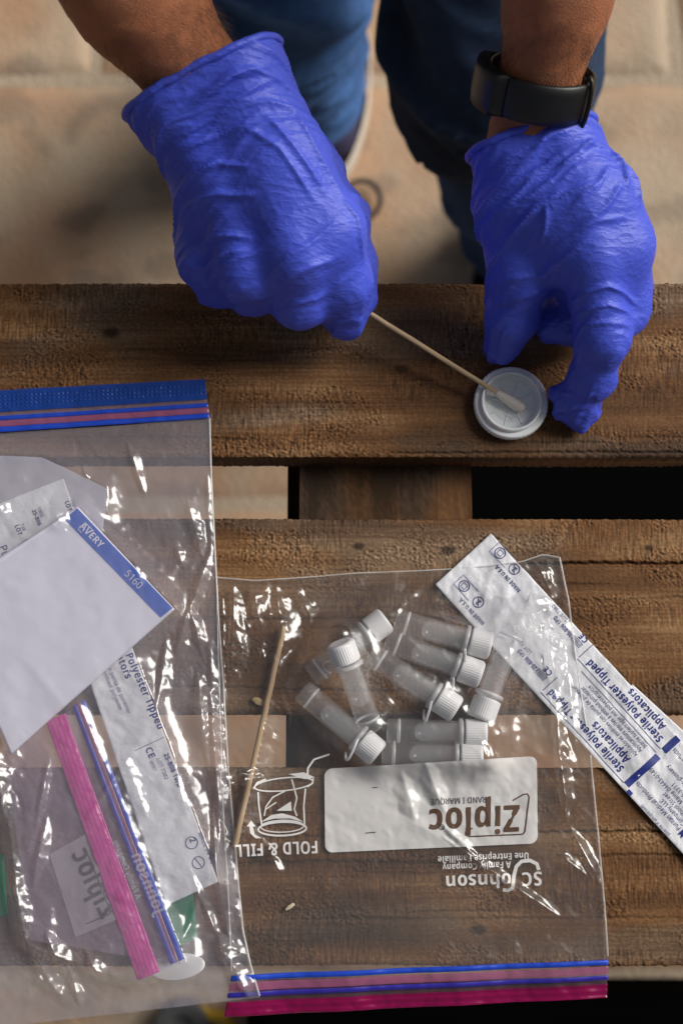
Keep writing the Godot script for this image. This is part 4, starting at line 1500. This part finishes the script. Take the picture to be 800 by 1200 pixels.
func build_left_bag() -> void:
	var org := at(120, 820)
	# ---- contents
	var poly := Sheet.new(); poly.host = self
	poly.lay([V(-40, 533), V(0, 535), V(50, 537), V(85, 553), V(127, 574)], [V(-40, 720), V(60, 700), V(118, 660)], [V(-40, 533), V(-40, 720)], [V(127, 574), V(122, 620), V(118, 660)], 3.0)
	poly.add_const(0.0024)
	poly.each(func(p): return 0.0007 * noise.get_noise_2d(p.x * 0.8, p.y * 0.8))
	var env := thing("glassine_envelope", "pale translucent envelope with cut corner at the back of the left bag", "envelope", org)
	obj("sleeve", local_mesh(poly.mb(0.0003), org), M.glassine, env)
	var eu := V(0.94, -0.35)
	var pr1 := func(s: Sheet, m: MB, g: MB):
		var dn := V(0.36, 0.93)
		letters(m, s, "Puritan", V(2, 643), dn, 9.0, font_r)
		fill(m, s, [V(24, 648), V(24, 640), V(34, 633), V(45, 636), V(46, 640)])
		for q in [[V(20, 618), 6.0], [V(78, 590), 6.0]]:
			letters(g, s, "LOT", q[0], dn, 5.0, font_b)
			letters(g, s, "738", q[0] + V(6, -2), dn, 4.0, font_r)
		letters(g, s, "25-806", V(40, 600), dn, 4.6, font_b); letters(g, s, "1WD", V(46, 597), dn, 4.2, font_r)
	packet("white swab packet end with a dark blue mark, upper left in the left bag", [V(-22, 602), V(76, 562), V(104, 640), V(2, 688)], 4.0, 0.6, 20.0, pr1, M.paper)
	# packet along the right of the bag
	var a := V(0.40, 0.917)
	var pr2 := func(s: Sheet, m: MB, g: MB):
		letters(m, s, "Sterile Polyester Tipped", V(133, 731), a, 8.6, font_b)
		letters(m, s, "Applicators", V(124, 737), a, 8.6, font_b)
		letters(g, s, "Aplicadores con punta de poliéster", V(112, 746), a, 4.6, font_r)
		letters(g, s, "Applicateurs à embout polyester", V(105, 748), a, 4.6, font_r)
		letters(m, s, "25-806 1WD", V(193.5, 884), a, 5.6, font_b)
		letters(g, s, "LOT 7382", V(185, 890), a, 4.6, font_r)
		letters(m, s, "CE", V(172, 878), a, 8.0, font_b)
		letters(g, s, "0197", V(177, 893), a, 4.0, font_r)
		stroke(g, s, [V(160, 880), V(194, 864)], 0.7)
		ring(g, s, V(226, 987), 7, 7, 1.0); letters(g, s, "2", V(223, 983), a, 7.0, font_b); ring(g, s, V(234, 1010), 7, 7, 1.0); stroke(g, s, [V(230, 1005), V(238, 1015)], 1.0)
		letters(g, s, "MADE IN U.S.A.", V(233.5, 976), a, 4.8, font_b)
	packet("long white swab packet with blue lettering, right side of the left bag", [V(84, 730), V(138, 708), V(257, 1032), V(196, 1060)], 5.0, 1.0, 60.0, pr2, M.paper)
	# green card and white tab under the inner bag
	var gc := thing("green_card", "small green card showing at the bottom of the left bag", "card", org)
	obj("board", local_mesh(patch([V(188, 1052), V(226, 1040), V(232, 1098), V(206, 1112)], 4.0, 1.8, 0.2, 5.0).mb(0.0006), org), M.green, gc)
	var gc2 := thing("green_card", "dark green strip at the left edge of the photo, under the left bag", "card", org)
	obj("board", local_mesh(patch([V(-30, 1010), V(5, 1000), V(10, 1072), V(-30, 1080)], 4.0, 1.2, 0.2, 8.0).mb(0.0006), org), M.green, gc2)
	var tb := thing("white_tab", "white rounded plastic tab below the pink zip in the left bag", "tab", org)
	var tm := MB.new()
	var ring_pts := []
	for layer in [[0.0, 0.96], [0.0004, 1.0], [0.0009, 1.0], [0.0012, 0.95], [0.0012, 0.0]]:
		for i in 40:
			var t := TAU * i / 40.0
			var q: Vector2 = V(208, 1132) + V(cos(t) * 33.0, sin(t) * 15.5).rotated(-0.12) * layer[1]
			tm.vert(at(q.x, q.y) + Vector3(0, 0.0018 + layer[0], 0))
	for l in 4:
		for i in 40:
			tm.quad(l * 40 + i, l * 40 + (i + 1) % 40, (l + 1) * 40 + (i + 1) % 40, (l + 1) * 40 + i)
	tm.smooth()
	obj("disc", local_mesh(tm, org), M.white_plastic, tb)
	# ---- inner folded zip bag with a pink zip, seen from its back
	var ib := thing("zip_bag", "folded small zip bag with bright pink zip, packed inside the left bag", "bag", org)
	var ibs := patch([V(10, 880), V(96, 826), V(214, 1128), V(40, 1100)], 2.4, 6.4, 0.9, 120.0)
	ibs.crease([V(64, 900), V(54, 946), V(40, 990)], 8, 1.4); ibs.crease([V(70, 1000), V(120, 960), V(170, 915)], 7, 1.3); ibs.crease([V(50, 1010), V(80, 990)], 7, 1.4)
	obj("film", local_mesh(ibs.mb(), org), M.film_mauve, ib)
	var zb := patch([V(58, 846), V(80, 836), V(190, 1136), V(164, 1146)], 1.2, 7.4, 0.5, 30.0)
	zb.each(func(p): return 0.0008 * sin(clampf(seg_dist(p, V(69, 841), V(177, 1141)).x / 14.0, 0.0, 1.0) * PI * 0.5 + PI * 0.5) + 0.00007 * sin(seg_dist(p, V(58, 846), V(164, 1146)).x * 1.25) + 0.0005 * noise.get_noise_2d(p.x * 2.0, p.y * 2.0))
	obj("zip_band", local_mesh(zb.mb(0.0006), org), M.zip_pink, ib)
	for q in [[V(88, 828), V(93, 826), V(208, 1125), V(202, 1128), M.zip_violet], [V(98, 823), V(103, 821), V(218, 1121), V(212, 1124), M.zip_blue], [V(93.5, 825.5), V(97.5, 823.5), V(211.5, 1123.5), V(208.5, 1125), M.zip_pink_thin]]:
		obj("zip_rib", local_mesh(patch([q[0], q[1], q[2], q[3]], 2.4, 7.6, 0.5, 30.0).mb(0.0008), org), q[4], ib)
	var ipn := patch([V(62, 1000), V(112, 972), V(148, 1072), V(92, 1096)], 3.0, 6.8, 0.4, 44.0)
	obj("printed_panel", local_mesh(ipn.mb(0.0, 0.0003), org), M.panel_thin, ib)
	var iw := MB.new()
	letters(iw, ipn, "Ziploc", V(122, 1076), V(-0.42, -0.907), 24, font_b, true, 0.06, 0.9, 0.0005)
	stroke(iw, ipn, [V(104, 1002), V(107, 1001), V(133, 1066), V(132, 1069), V(104, 1081)], 1.4, 0.0005)
	obj("lettering", local_mesh(iw, org), M.ink_grey, ib)
	var jw := MB.new()
	letters(jw, ibs, "A Family Company", V(163, 1052), V(-0.38, -0.925), 6.5, font_b, true, 0.0, 0.9, 0.0018)
	letters(jw, ibs, "Johnson", V(186, 1072), V(-0.38, -0.925), 14, font_b, true, 0.0, 1.0, 0.0026)
	obj("lettering", local_mesh(jw, org), M.ink_faint, ib)
	# ---- pack of label sheets
	var ls := thing("label_sheets", "flat pack of white label sheets with a blue band along one edge", "labels", org)
	var c := [V(-62, 700), V(95, 597), V(207, 716), V(18, 884)]
	var lab := patch(c, 3.0, 9.0, 0.3, 90.0)
	lab.crease([V(34, 772), V(62, 806), V(98, 850)], 8, 0.8)
	obj("sheet", local_mesh(lab.mb(0.0022), org), M.label_white, ls)
	var cover := patch([V(-70, 716), V(96, 601), V(209, 728), V(20, 888)], 4.0, 9.6, 0.8, 92.0)
	for k in cover.h.size():
		cover.h[k] = lab.height(cover.pts[k]) + 0.0006
	obj("sleeve", local_mesh(cover.mb(), org), M.film_thin, ls)
	var band := patch([V(80, 612), V(95, 599.5), V(205, 715), V(191, 726)], 2.4, 0.0)
	for k in band.pts.size():
		band.h[k] = lab.height(band.pts[k]) + 0.0002
	var bo := obj("band", local_mesh(band.mb(), org), M.label_blue, ls)
	var lt := MB.new()
	var d := V(0.69, 0.724)
	letters(lt, band, "AVERY", V(97, 621), d, 8.2, font_b, false, 0.0, 1.0)
	letters(lt, band, "5160", V(149, 676), d, 8.6, font_r, false, 0.0, 0.95)
	stroke(lt, band, [V(104, 616), V(114, 626)], 0.8); stroke(lt, band, [V(104, 616), V(96, 624), V(100, 628)], 0.8)
	obj("lettering", local_mesh(lt, org), M.label_white, bo)
	# ---- the bag itself
	var top := [V(-60, 510), V(0, 508), V(120, 501), V(246, 491)]
	var right := [V(246, 491), V(248, 560), V(252, 640), V(256, 720), V(262, 800), V(267, 890), V(273, 960), V(280, 1040), V(285, 1090), V(294, 1130), V(305, 1168)]
	var left := [V(-60, 510), V(-60, 1214)]
	var bottom := [V(-60, 1214), V(0, 1203), V(150, 1186), V(305, 1168)]
	var s := Sheet.new(); s.host = self
	s.lay(top, bottom, left, right, 2.0)
	s.add_const(0.0016)
	var raw := PackedFloat32Array(); raw.resize(s.pts.size()); raw.fill(0.0014)
	for k in s.pts.size():
		var p := s.pts[k]
		if Geometry2D.is_point_in_polygon(p, PackedVector2Array([V(-66, 700), V(95, 592), V(213, 716), V(18, 892)])):
			raw[k] = lab.height(p) + 0.0014
		elif Geometry2D.is_point_in_polygon(p, PackedVector2Array([V(0, 880), V(96, 820), V(224, 1126), V(160, 1150), V(36, 1104)])):
			raw[k] = 0.0098
		elif Geometry2D.is_point_in_polygon(p, PackedVector2Array([V(84, 730), V(140, 706), V(262, 1034), V(196, 1064)])):
			raw[k] = 0.0074
		elif Geometry2D.is_point_in_polygon(p, PackedVector2Array([V(-40, 530), V(60, 535), V(130, 572), V(124, 660), V(-40, 720)])):
			raw[k] = 0.0062
	s.drape(raw, 34)
	film_noise(s, 0.7, 0.4, func(p): return 0.3 + 0.5 * smoothstep(600.0, 900.0, p.y))
	s.facets(28.0, 1.8, func(p): return maxf(blob(p, V(246, 830), 34, 160), blob(p, V(272, 1060), 34, 140)), 11)
	s.facets(32.0, 2.2, func(p): return maxf(blob(p, V(60, 1110), 76, 100), blob(p, V(14, 970), 44, 150)), 12)
	s.facets(26.0, 1.2, func(p): return maxf(blob(p, V(232, 640), 42, 110), blob(p, V(212, 735), 46, 70)), 13)
	s.facets(70.0, 1.1, func(p): return 0.55, 14)
	s.crease([V(252, 640), V(232, 690), V(214, 742), V(206, 780)], 10, 2.4); s.crease([V(240, 590), V(236, 640), V(222, 664)], 9, 2.2); s.crease([V(218, 650), V(226, 668)], 7, 1.8)
	s.crease([V(206, 740), V(196, 790), V(184, 850)], 11, 2.2); s.crease([V(228, 720), V(238, 748), V(252, 764), V(256, 800)], 10, 2.6)
	s.crease([V(250, 780), V(240, 820), V(236, 850), V(250, 880)], 13, 3.4); s.crease([V(258, 850), V(252, 910), V(262, 960)], 12, 3.0); s.crease([V(262, 960), V(258, 1010), V(272, 1060)], 11, 2.6)
	s.crease([V(244, 860), V(256, 870), V(262, 880)], 7, 1.8); s.crease([V(262, 1030), V(272, 1060), V(266, 1092), V(280, 1110)], 11, 2.8); s.crease([V(262, 1128), V(272, 1112), V(290, 1116)], 9, 2.6); s.crease([V(266, 1130), V(280, 1150), V(296, 1166)], 9, 2.2); s.crease([V(288, 1118), V(300, 1160)], 7, 1.8)
	s.crease([V(4, 890), V(4, 980), V(24, 1010), V(28, 1060)], 13, 3.0); s.crease([V(0, 1000), V(18, 1050), V(24, 1096)], 12, 2.8); s.crease([V(24, 1110), V(60, 1096), V(80, 1080)], 6, 1.6)
	s.crease([V(26, 1112), V(60, 1160), V(92, 1178)], 12, 3.4); s.crease([V(40, 1120), V(56, 1150), V(62, 1164)], 8, 2.0); s.crease([V(70, 1128), V(78, 1150), V(64, 1162)], 8, 2.2); s.crease([V(84, 1130), V(90, 1176)], 9, 2.4)
	s.crease([V(92, 1180), V(118, 1170), V(140, 1140), V(165, 1128)], 6, 1.6); s.crease([V(48, 1000), V(44, 1040), V(66, 1064)], 8, 1.8); s.crease([V(150, 1100), V(200, 1094), V(250, 1082)], 5, 1.0)
	s.crease([V(222, 1010), V(236, 1050), V(254, 1102)], 6, 1.8); s.crease([V(232, 1050), V(228, 1080), V(214, 1104)], 6, 1.6); s.crease([V(40, 845), V(14, 868), V(0, 890)], 7, 1.4); s.crease([V(20, 850), V(40, 872)], 6, 1.4)
	s.crease([V(100, 560), V(90, 552), V(80, 545)], 6, 1.2); s.crease([V(86, 575), V(70, 600), V(64, 612)], 9, 1.6); s.crease([V(0, 600), V(12, 590)], 9, 1.4); s.crease([V(170, 700), V(158, 676)], 5, 0.9); s.crease([V(0, 560), V(36, 566)], 6, 1.0)
	s.crease([V(130, 560), V(98, 548), V(110, 540)], 5, 0.9); s.crease([V(104, 964), V(150, 912), V(180, 880)], 6, 1.2); s.crease([V(62, 895), V(56, 930), V(46, 960)], 6, 1.4)
	for q in [[[V(231, 786), V(238, 850), V(246, 905)], 22, 6], [[V(246, 762), V(250, 840), V(258, 985)], 13, 5], [[V(249, 950), V(257, 1030), V(266, 1092)], 18, 5], [[V(256, 1094), V(270, 1136)], 22, 5], [[V(272, 1126), V(290, 1166)], 17, 5], [[V(220, 588), V(236, 652)], 14, 5], [[V(243, 556), V(247, 650)], 7, 4], [[V(248, 642), V(206, 764)], 11, 5], [[V(206, 640), V(216, 668)], 10, 4], [[V(224, 712), V(236, 766)], 12, 5], [[V(196, 745), V(186, 830)], 12, 5],
			[[V(1, 876), V(6, 966)], 18, 6], [[V(9, 996), V(24, 1062), V(30, 1112)], 20, 6], [[V(38, 1106), V(70, 1164)], 22, 6], [[V(60, 1088), V(84, 1152)], 16, 6], [[V(83, 1128), V(94, 1178)], 11, 4], [[V(60, 956), V(44, 1036)], 11, 5], [[V(64, 884), V(48, 966)], 7, 4], [[V(104, 1110), V(126, 1150)], 12, 6], [[V(204, 890), V(222, 960)], 12, 8], [[V(146, 880), V(176, 960)], 10, 8], [[V(222, 1012), V(256, 1100)], 7, 4], [[V(236, 1040), V(216, 1102)], 7, 4],
			[[V(62, 590), V(80, 626)], 15, 5], [[V(0, 590), V(10, 612)], 12, 4], [[V(98, 546), V(106, 566)], 8, 3], [[V(160, 660), V(170, 690)], 8, 4], [[V(150, 520), V(170, 580)], 9, 6], [[V(180, 850), V(100, 966)], 5, 4]]:
		s.ramp(q[0], q[1], q[2])
	for k in s.h.size():
		s.h[k] = maxf(s.h[k], raw[k] * 0.96)
	var t := thing("zip_bag", "big hazy zip bag with a blue zip strip, holding label sheets and packets", "bag", org)
	obj("front_film", local_mesh(s.mb(0.00009), org), M.film_hazy, t)
	var under := Sheet.new(); under.host = self
	under.lay(top, bottom, left, right, 6.0)
	under.add_const(0.0009)
	obj("back_film", local_mesh(under.mb(), org), M.film_hazy_back, t)
	var sm := MB.new()
	seam(s, sm, true, s.nx - 1, 0.0005)
	sm.smooth()
	obj("welded_edge", local_mesh(sm, org), M.seam, t)
	var zc := [V(-60, 462), V(241, 445.5), V(246, 491), V(-60, 512)]
	var zf := patch(zc, 3.0, 1.8, 0.7, 210.0)
	obj("zip_film", local_mesh(zf.mb(), org), M.film_mauve, t)
	var zb2 := patch([zc[0], zc[1], zc[1].lerp(zc[2], 0.52), zc[0].lerp(zc[3], 0.52)], 1.25, 2.3, 0.7, 210.0)
	for k in zb2.pts.size():   # embossed grip dots
		var i := k % zb2.nx; var jj := k / zb2.nx
		if jj > 2 and jj < zb2.ny * 0.78:
			zb2.h[k] += 0.0007 * maxf(0.0, sin(zb2.pts[k].x * TAU / 5.2)) * maxf(0.0, sin((zb2.pts[k].y + zb2.pts[k].x * 0.055) * TAU / 4.6))
	obj("zip_band", local_mesh(zb2.mb(), org), M.zip_blue_band, t)
	for q in [[0.62, 0.72, M.zip_blue], [0.88, 1.0, M.zip_blue], [0.73, 0.87, M.zip_pink_thin]]:
		obj("zip_rib", local_mesh(patch([zc[0].lerp(zc[3], q[0]), zc[1].lerp(zc[2], q[0]), zc[1].lerp(zc[2], q[1]), zc[0].lerp(zc[3], q[1])], 2.5, 2.6, 0.7, 210.0).mb(0.0007), org), q[2], t)


func build_small() -> void:
	var chips := [[V(303, 822), 9.0, 4.5, 0.5, "small yellow wood chip beside the bare stick", Color(0.5, 0.37, 0.18)], [V(340, 1062), 8.0, 2.4, -0.6, "tiny pale splinter under the right bag's lower half", Color(0.55, 0.45, 0.3)]]
	for q in chips:
		var o := at(q[0].x, q[0].y)
		var t := thing("wood_chip", q[4], "wood chip", o, "splinters of wood on the bench")
		var m := MB.new()
		for layer in [[0.0012, 0.8], [0.0017, 1.0], [0.0025, 0.9], [0.0028, 0.0]]:
			for i in 7:
				var a := TAU * i / 7.0
				var p: Vector2 = q[0] + V(cos(a) * q[1] * (0.8 + 0.3 * sin(i * 2.3)), sin(a) * q[2]).rotated(q[3]) * layer[1]
				m.vert(at(p.x, p.y) + Vector3(0, layer[0], 0) - o)
		for l in 3:
			for i in 7:
				m.quad(l * 7 + i, l * 7 + (i + 1) % 7, (l + 1) * 7 + (i + 1) % 7, (l + 1) * 7 + i)
		m.flat()
		obj("sliver", m.mesh(), mat(q[5], 0.8), t)
	# dark cases under the bench
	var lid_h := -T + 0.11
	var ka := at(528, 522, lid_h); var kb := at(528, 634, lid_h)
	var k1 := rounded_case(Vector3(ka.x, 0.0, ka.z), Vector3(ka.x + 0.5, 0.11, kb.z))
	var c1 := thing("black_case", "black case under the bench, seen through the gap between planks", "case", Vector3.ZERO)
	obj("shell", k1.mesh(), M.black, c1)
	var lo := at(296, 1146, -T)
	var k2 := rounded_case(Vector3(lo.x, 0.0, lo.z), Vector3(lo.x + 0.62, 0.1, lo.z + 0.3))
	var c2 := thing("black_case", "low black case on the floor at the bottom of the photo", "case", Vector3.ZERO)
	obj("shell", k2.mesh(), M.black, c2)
	# yellow strap with a grey reel on the floor
	var r := thing("tape_reel", "grey reel with a yellow strap on the floor at the bottom edge", "reel", at(215, 1200, -T))
	var m := MB.new()
	m.lathe([V(0.0, 0.0), V(0.024, 0.0), V(0.026, 0.003), V(0.026, 0.018), V(0.024, 0.021), V(0.012, 0.021), V(0.011, 0.017), V(0.0, 0.017)], 40, Transform3D.IDENTITY)
	m.smooth()
	obj("reel", m.mesh(), M.grey, r)
	var y := MB.new()
	var base := at(215, 1200, -T)
	y.tube(path([at(232, 1180, -T) - base + Vector3(0, 0.01, 0), at(246, 1188, -T) - base + Vector3(0, 0.012, 0), at(262, 1190, -T) - base + Vector3(0, 0.012, 0), at(275, 1206, -T) - base + Vector3(0, 0.01, 0)], 6), 0.006, 8)
	y.smooth()
	obj("strap", y.mesh(), M.yellow, r)


func rounded_case(lo: Vector3, hi: Vector3) -> MB:
	var m := MB.new()
	var r := 0.02
	var n := 6
	var layers := []
	for i in n + 1:
		var a := PI * 0.5 * i / n
		layers.append([hi.y - r + sin(a) * r, (1.0 - cos(a)) * r])
	layers.push_front([lo.y, 0.0])
	var ringn := 4 * (n + 1)
	for l in layers:
		for cidx in 4:
			for i in n + 1:
				var a := PI * 0.5 * (cidx + float(i) / n)
				var cx := hi.x - r if cidx in [0, 3] else lo.x + r
				var cz := hi.z - r if cidx in [0, 1] else lo.z + r
				var rr: float = r - l[1]
				m.vert(Vector3(cx + cos(a) * rr, l[0], cz + sin(a) * rr))
	for l in layers.size() - 1:
		for i in ringn:
			m.quad(l * ringn + i, l * ringn + (i + 1) % ringn, (l + 1) * ringn + (i + 1) % ringn, (l + 1) * ringn + i)
	var top := m.vert(Vector3((lo.x + hi.x) / 2, hi.y, (lo.z + hi.z) / 2))
	for i in ringn:
		m.tri((layers.size() - 1) * ringn + i, (layers.size() - 1) * ringn + (i + 1) % ringn, top)
	m.smooth()
	return m


func make_materials() -> void:
	M.wood = vmat(0.78, 0.35)
	M.tile = bump(vmat(0.7, 0.4), 0.03, 0.12, 9.0)
	M.mortar = bump(mat(Color(0.46, 0.36, 0.26), 0.9), 0.03, 0.2, 9.0)
	M.skin = bump(vmat(0.5, 0.45), 0.06, 0.1, 45.0)
	M.glove = bump(mat(Color(0.055, 0.088, 0.6), 0.52, 0.5), 0.012, 0.055, 1.0, FastNoiseLite.TYPE_SIMPLEX, Vector3(9.0, 22.0, 24.0))
	M.glove.heightmap_texture.noise.fractal_type = FastNoiseLite.FRACTAL_RIDGED
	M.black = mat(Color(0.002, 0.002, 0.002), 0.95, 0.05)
	M.hair = mat(Color(0.08, 0.035, 0.018), 0.6)
	M.band = mat(Color(0.004, 0.004, 0.0045), 0.42, 0.5)
	M.shirt = mat(Color(0.05, 0.06, 0.07), 0.9)
	M.denim = bump(vmat(0.9, 0.3), 0.12, 0.05, 30.0)
	M.navy = mat(Color(0.03, 0.025, 0.07), 0.8)
	M.rubber_white = mat(Color(0.6, 0.54, 0.46), 0.7)
	M.lace = mat(Color(0.025, 0.024, 0.024), 0.9)
	M.lid = mat(Color(0.82, 0.81, 0.81), 0.35, 0.5)
	M.lid.subsurf_scatter_enabled = true
	M.lid.subsurf_scatter_strength = 0.15
	M.stick = vmat(0.75, 0.3)
	M.cotton = mat(Color(0.7, 0.64, 0.56), 0.85)
	M.vial = clear(Color(0.88, 0.88, 0.9), 0.075, 0.1)
	M.vial.rim_enabled = true; M.vial.rim = 1.0
	M.vial_well = clear(Color(0.88, 0.88, 0.9), 0.12, 0.1)
	M.vial_rim = clear(Color(0.85, 0.85, 0.87), 0.4, 0.24)
	M.cap = mat(Color(0.72, 0.71, 0.72), 0.42, 0.5)
	M.film = clear(Color(0.6, 0.58, 0.58), 0.015, 0.18)
	M.film_thin = clear(Color(0.6, 0.58, 0.58), 0.02, 0.2)
	M.film_hazy = clear(Color(0.6, 0.57, 0.65), 0.075, 0.19)
	M.film_hazy_back = clear(Color(0.5, 0.48, 0.53), 0.12, 0.2)
	M.film_mauve = clear(Color(0.42, 0.3, 0.42), 0.32, 0.2)
	M.film_pink = clear(Color(0.35, 0.2, 0.26), 0.22, 0.2)
	M.seam = clear(Color(0.8, 0.78, 0.76), 0.35, 0.2)
	M.zip_blue = mat(Color(0.012, 0.06, 0.5), 0.4)
	M.zip_violet = mat(Color(0.03, 0.02, 0.3), 0.4)
	M.zip_pink = clear(Color(0.6, 0.05, 0.33), 0.75, 0.25)
	M.zip_pink_thin = clear(Color(0.4, 0.12, 0.24), 0.55, 0.25)
	M.zip_magenta = clear(Color(0.24, 0.002, 0.065), 0.85, 0.25)
	M.zip_blue_band = clear(Color(0.01, 0.055, 0.3), 0.9, 0.22)
	M.paper = bump(mat(Color(0.68, 0.68, 0.72), 0.5, 0.5), 0.02, 0.012, 30.0)
	M.glassine = clear(Color(0.6, 0.59, 0.68), 0.6, 0.25)
	M.label_white = mat(Color(0.8, 0.79, 0.9), 0.5)
	M.label_blue = mat(Color(0.03, 0.12, 0.56), 0.45)
	M.panel = clear(Color(0.66, 0.64, 0.63), 0.86, 0.25)
	M.panel_thin = clear(Color(0.6, 0.54, 0.6), 0.35, 0.25)
	M.white_plastic = mat(Color(0.62, 0.61, 0.62), 0.5)
	M.green = mat(Color(0.01, 0.17, 0.08), 0.6)
	M.ink_brown = mat(Color(0.085, 0.04, 0.02), 0.6)
	M.ink_grey = mat(Color(0.06, 0.045, 0.06), 0.6)
	M.ink_white = clear(Color(0.75, 0.73, 0.72), 0.85, 0.25)
	M.ink_faint = clear(Color(0.7, 0.7, 0.78), 0.38, 0.25)
	M.ink_blue = mat(Color(0.01, 0.022, 0.19), 0.5)
	M.ink_navy = mat(Color(0.03, 0.04, 0.17), 0.5)
	M.grey = mat(Color(0.1, 0.1, 0.1), 0.6)
	M.yellow = mat(Color(0.6, 0.36, 0.02), 0.6)


func _ready() -> void:
	# camera
	var a := deg_to_rad(TILT)
	cam_f = Vector3(0, -cos(a), -sin(a)); cam_u = Vector3(0, sin(a), -cos(a))
	cam_pos = Vector3(0, T, 0) - cam_f * REACH
	var cam := Camera3D.new()
	cam.name = "camera"
	add_child(cam)
	cam.transform = Transform3D(Basis(Vector3.RIGHT, cam_u, -cam_f), cam_pos)
	cam.near = 0.05; cam.far = 60.0
	var att := CameraAttributesPhysical.new()
	att.frustum_focal_length = 12.0 / (600.0 / FPX)
	att.exposure_aperture = 4.4
	att.frustum_focus_distance = REACH - 0.022
	att.frustum_near = 0.05; att.frustum_far = 60.0
	cam.attributes = att
	cam.fov = rad_to_deg(2.0 * atan(600.0 / FPX))
	cam.current = true
	# light: soft daylight from the right, under a grey sky
	var env := Environment.new()
	env.background_mode = Environment.BG_SKY
	env.tonemap_mode = Environment.TONE_MAPPER_LINEAR
	env.tonemap_exposure = 1.28
	env.sdfgi_enabled = true; env.ssao_enabled = true; env.ssil_enabled = true
	var sky := Sky.new()
	var sm := ProceduralSkyMaterial.new()
	sm.sky_top_color = Color(0.40, 0.42, 0.46); sm.sky_horizon_color = Color(0.62, 0.63, 0.65); sm.sky_curve = 0.2
	sm.ground_bottom_color = Color(0.25, 0.22, 0.19); sm.ground_horizon_color = Color(0.45, 0.42, 0.4)
	sm.sky_energy_multiplier = 1.0
	sky.sky_material = sm
	env.sky = sky
	env.background_energy_multiplier = 0.5
	var we := WorldEnvironment.new()
	we.name = "environment"
	we.environment = env
	add_child(we)
	var sun := DirectionalLight3D.new()
	sun.name = "daylight"
	sun.light_energy = 0.96
	sun.light_color = Color(1.0, 0.985, 0.96)
	sun.light_angular_distance = 34.0
	sun.shadow_enabled = true
	add_child(sun)
	sun.look_at_from_position(Vector3(0.92, 0.74, -0.39), Vector3.ZERO)
	# helpers
	noise = FastNoiseLite.new(); noise.seed = 5; noise.frequency = 0.02; noise.noise_type = FastNoiseLite.TYPE_SIMPLEX_SMOOTH; noise.fractal_octaves = 3
	fine = FastNoiseLite.new(); fine.seed = 9; fine.frequency = 0.25; fine.noise_type = FastNoiseLite.TYPE_SIMPLEX_SMOOTH; fine.fractal_type = FastNoiseLite.FRACTAL_NONE
	ridge = FastNoiseLite.new(); ridge.seed = 21; ridge.frequency = 0.02; ridge.noise_type = FastNoiseLite.TYPE_SIMPLEX; ridge.fractal_type = FastNoiseLite.FRACTAL_RIDGED; ridge.fractal_octaves = 2
	crump = FastNoiseLite.new(); crump.seed = 33; crump.frequency = 0.02; crump.noise_type = FastNoiseLite.TYPE_SIMPLEX; crump.fractal_type = FastNoiseLite.FRACTAL_RIDGED; crump.fractal_octaves = 1
	font_b = SystemFont.new(); font_b.font_names = PackedStringArray(["Droid Sans"]); font_b.font_weight = 700
	font_r = SystemFont.new(); font_r.font_names = PackedStringArray(["Droid Sans"])
	make_materials()
	var t0 := Time.get_ticks_msec()
	build_floor()
	build_table()
	print("setting ", Time.get_ticks_msec() - t0)
	build_person()
	print("person ", Time.get_ticks_msec() - t0)
	build_lid()
	build_swab()
	build_loose_stick()
	build_vials()
	build_packets()
	print("small ", Time.get_ticks_msec() - t0)
	build_right_bag()
	print("right bag ", Time.get_ticks_msec() - t0)
	build_left_bag()
	build_small()
	print("all ", Time.get_ticks_msec() - t0)
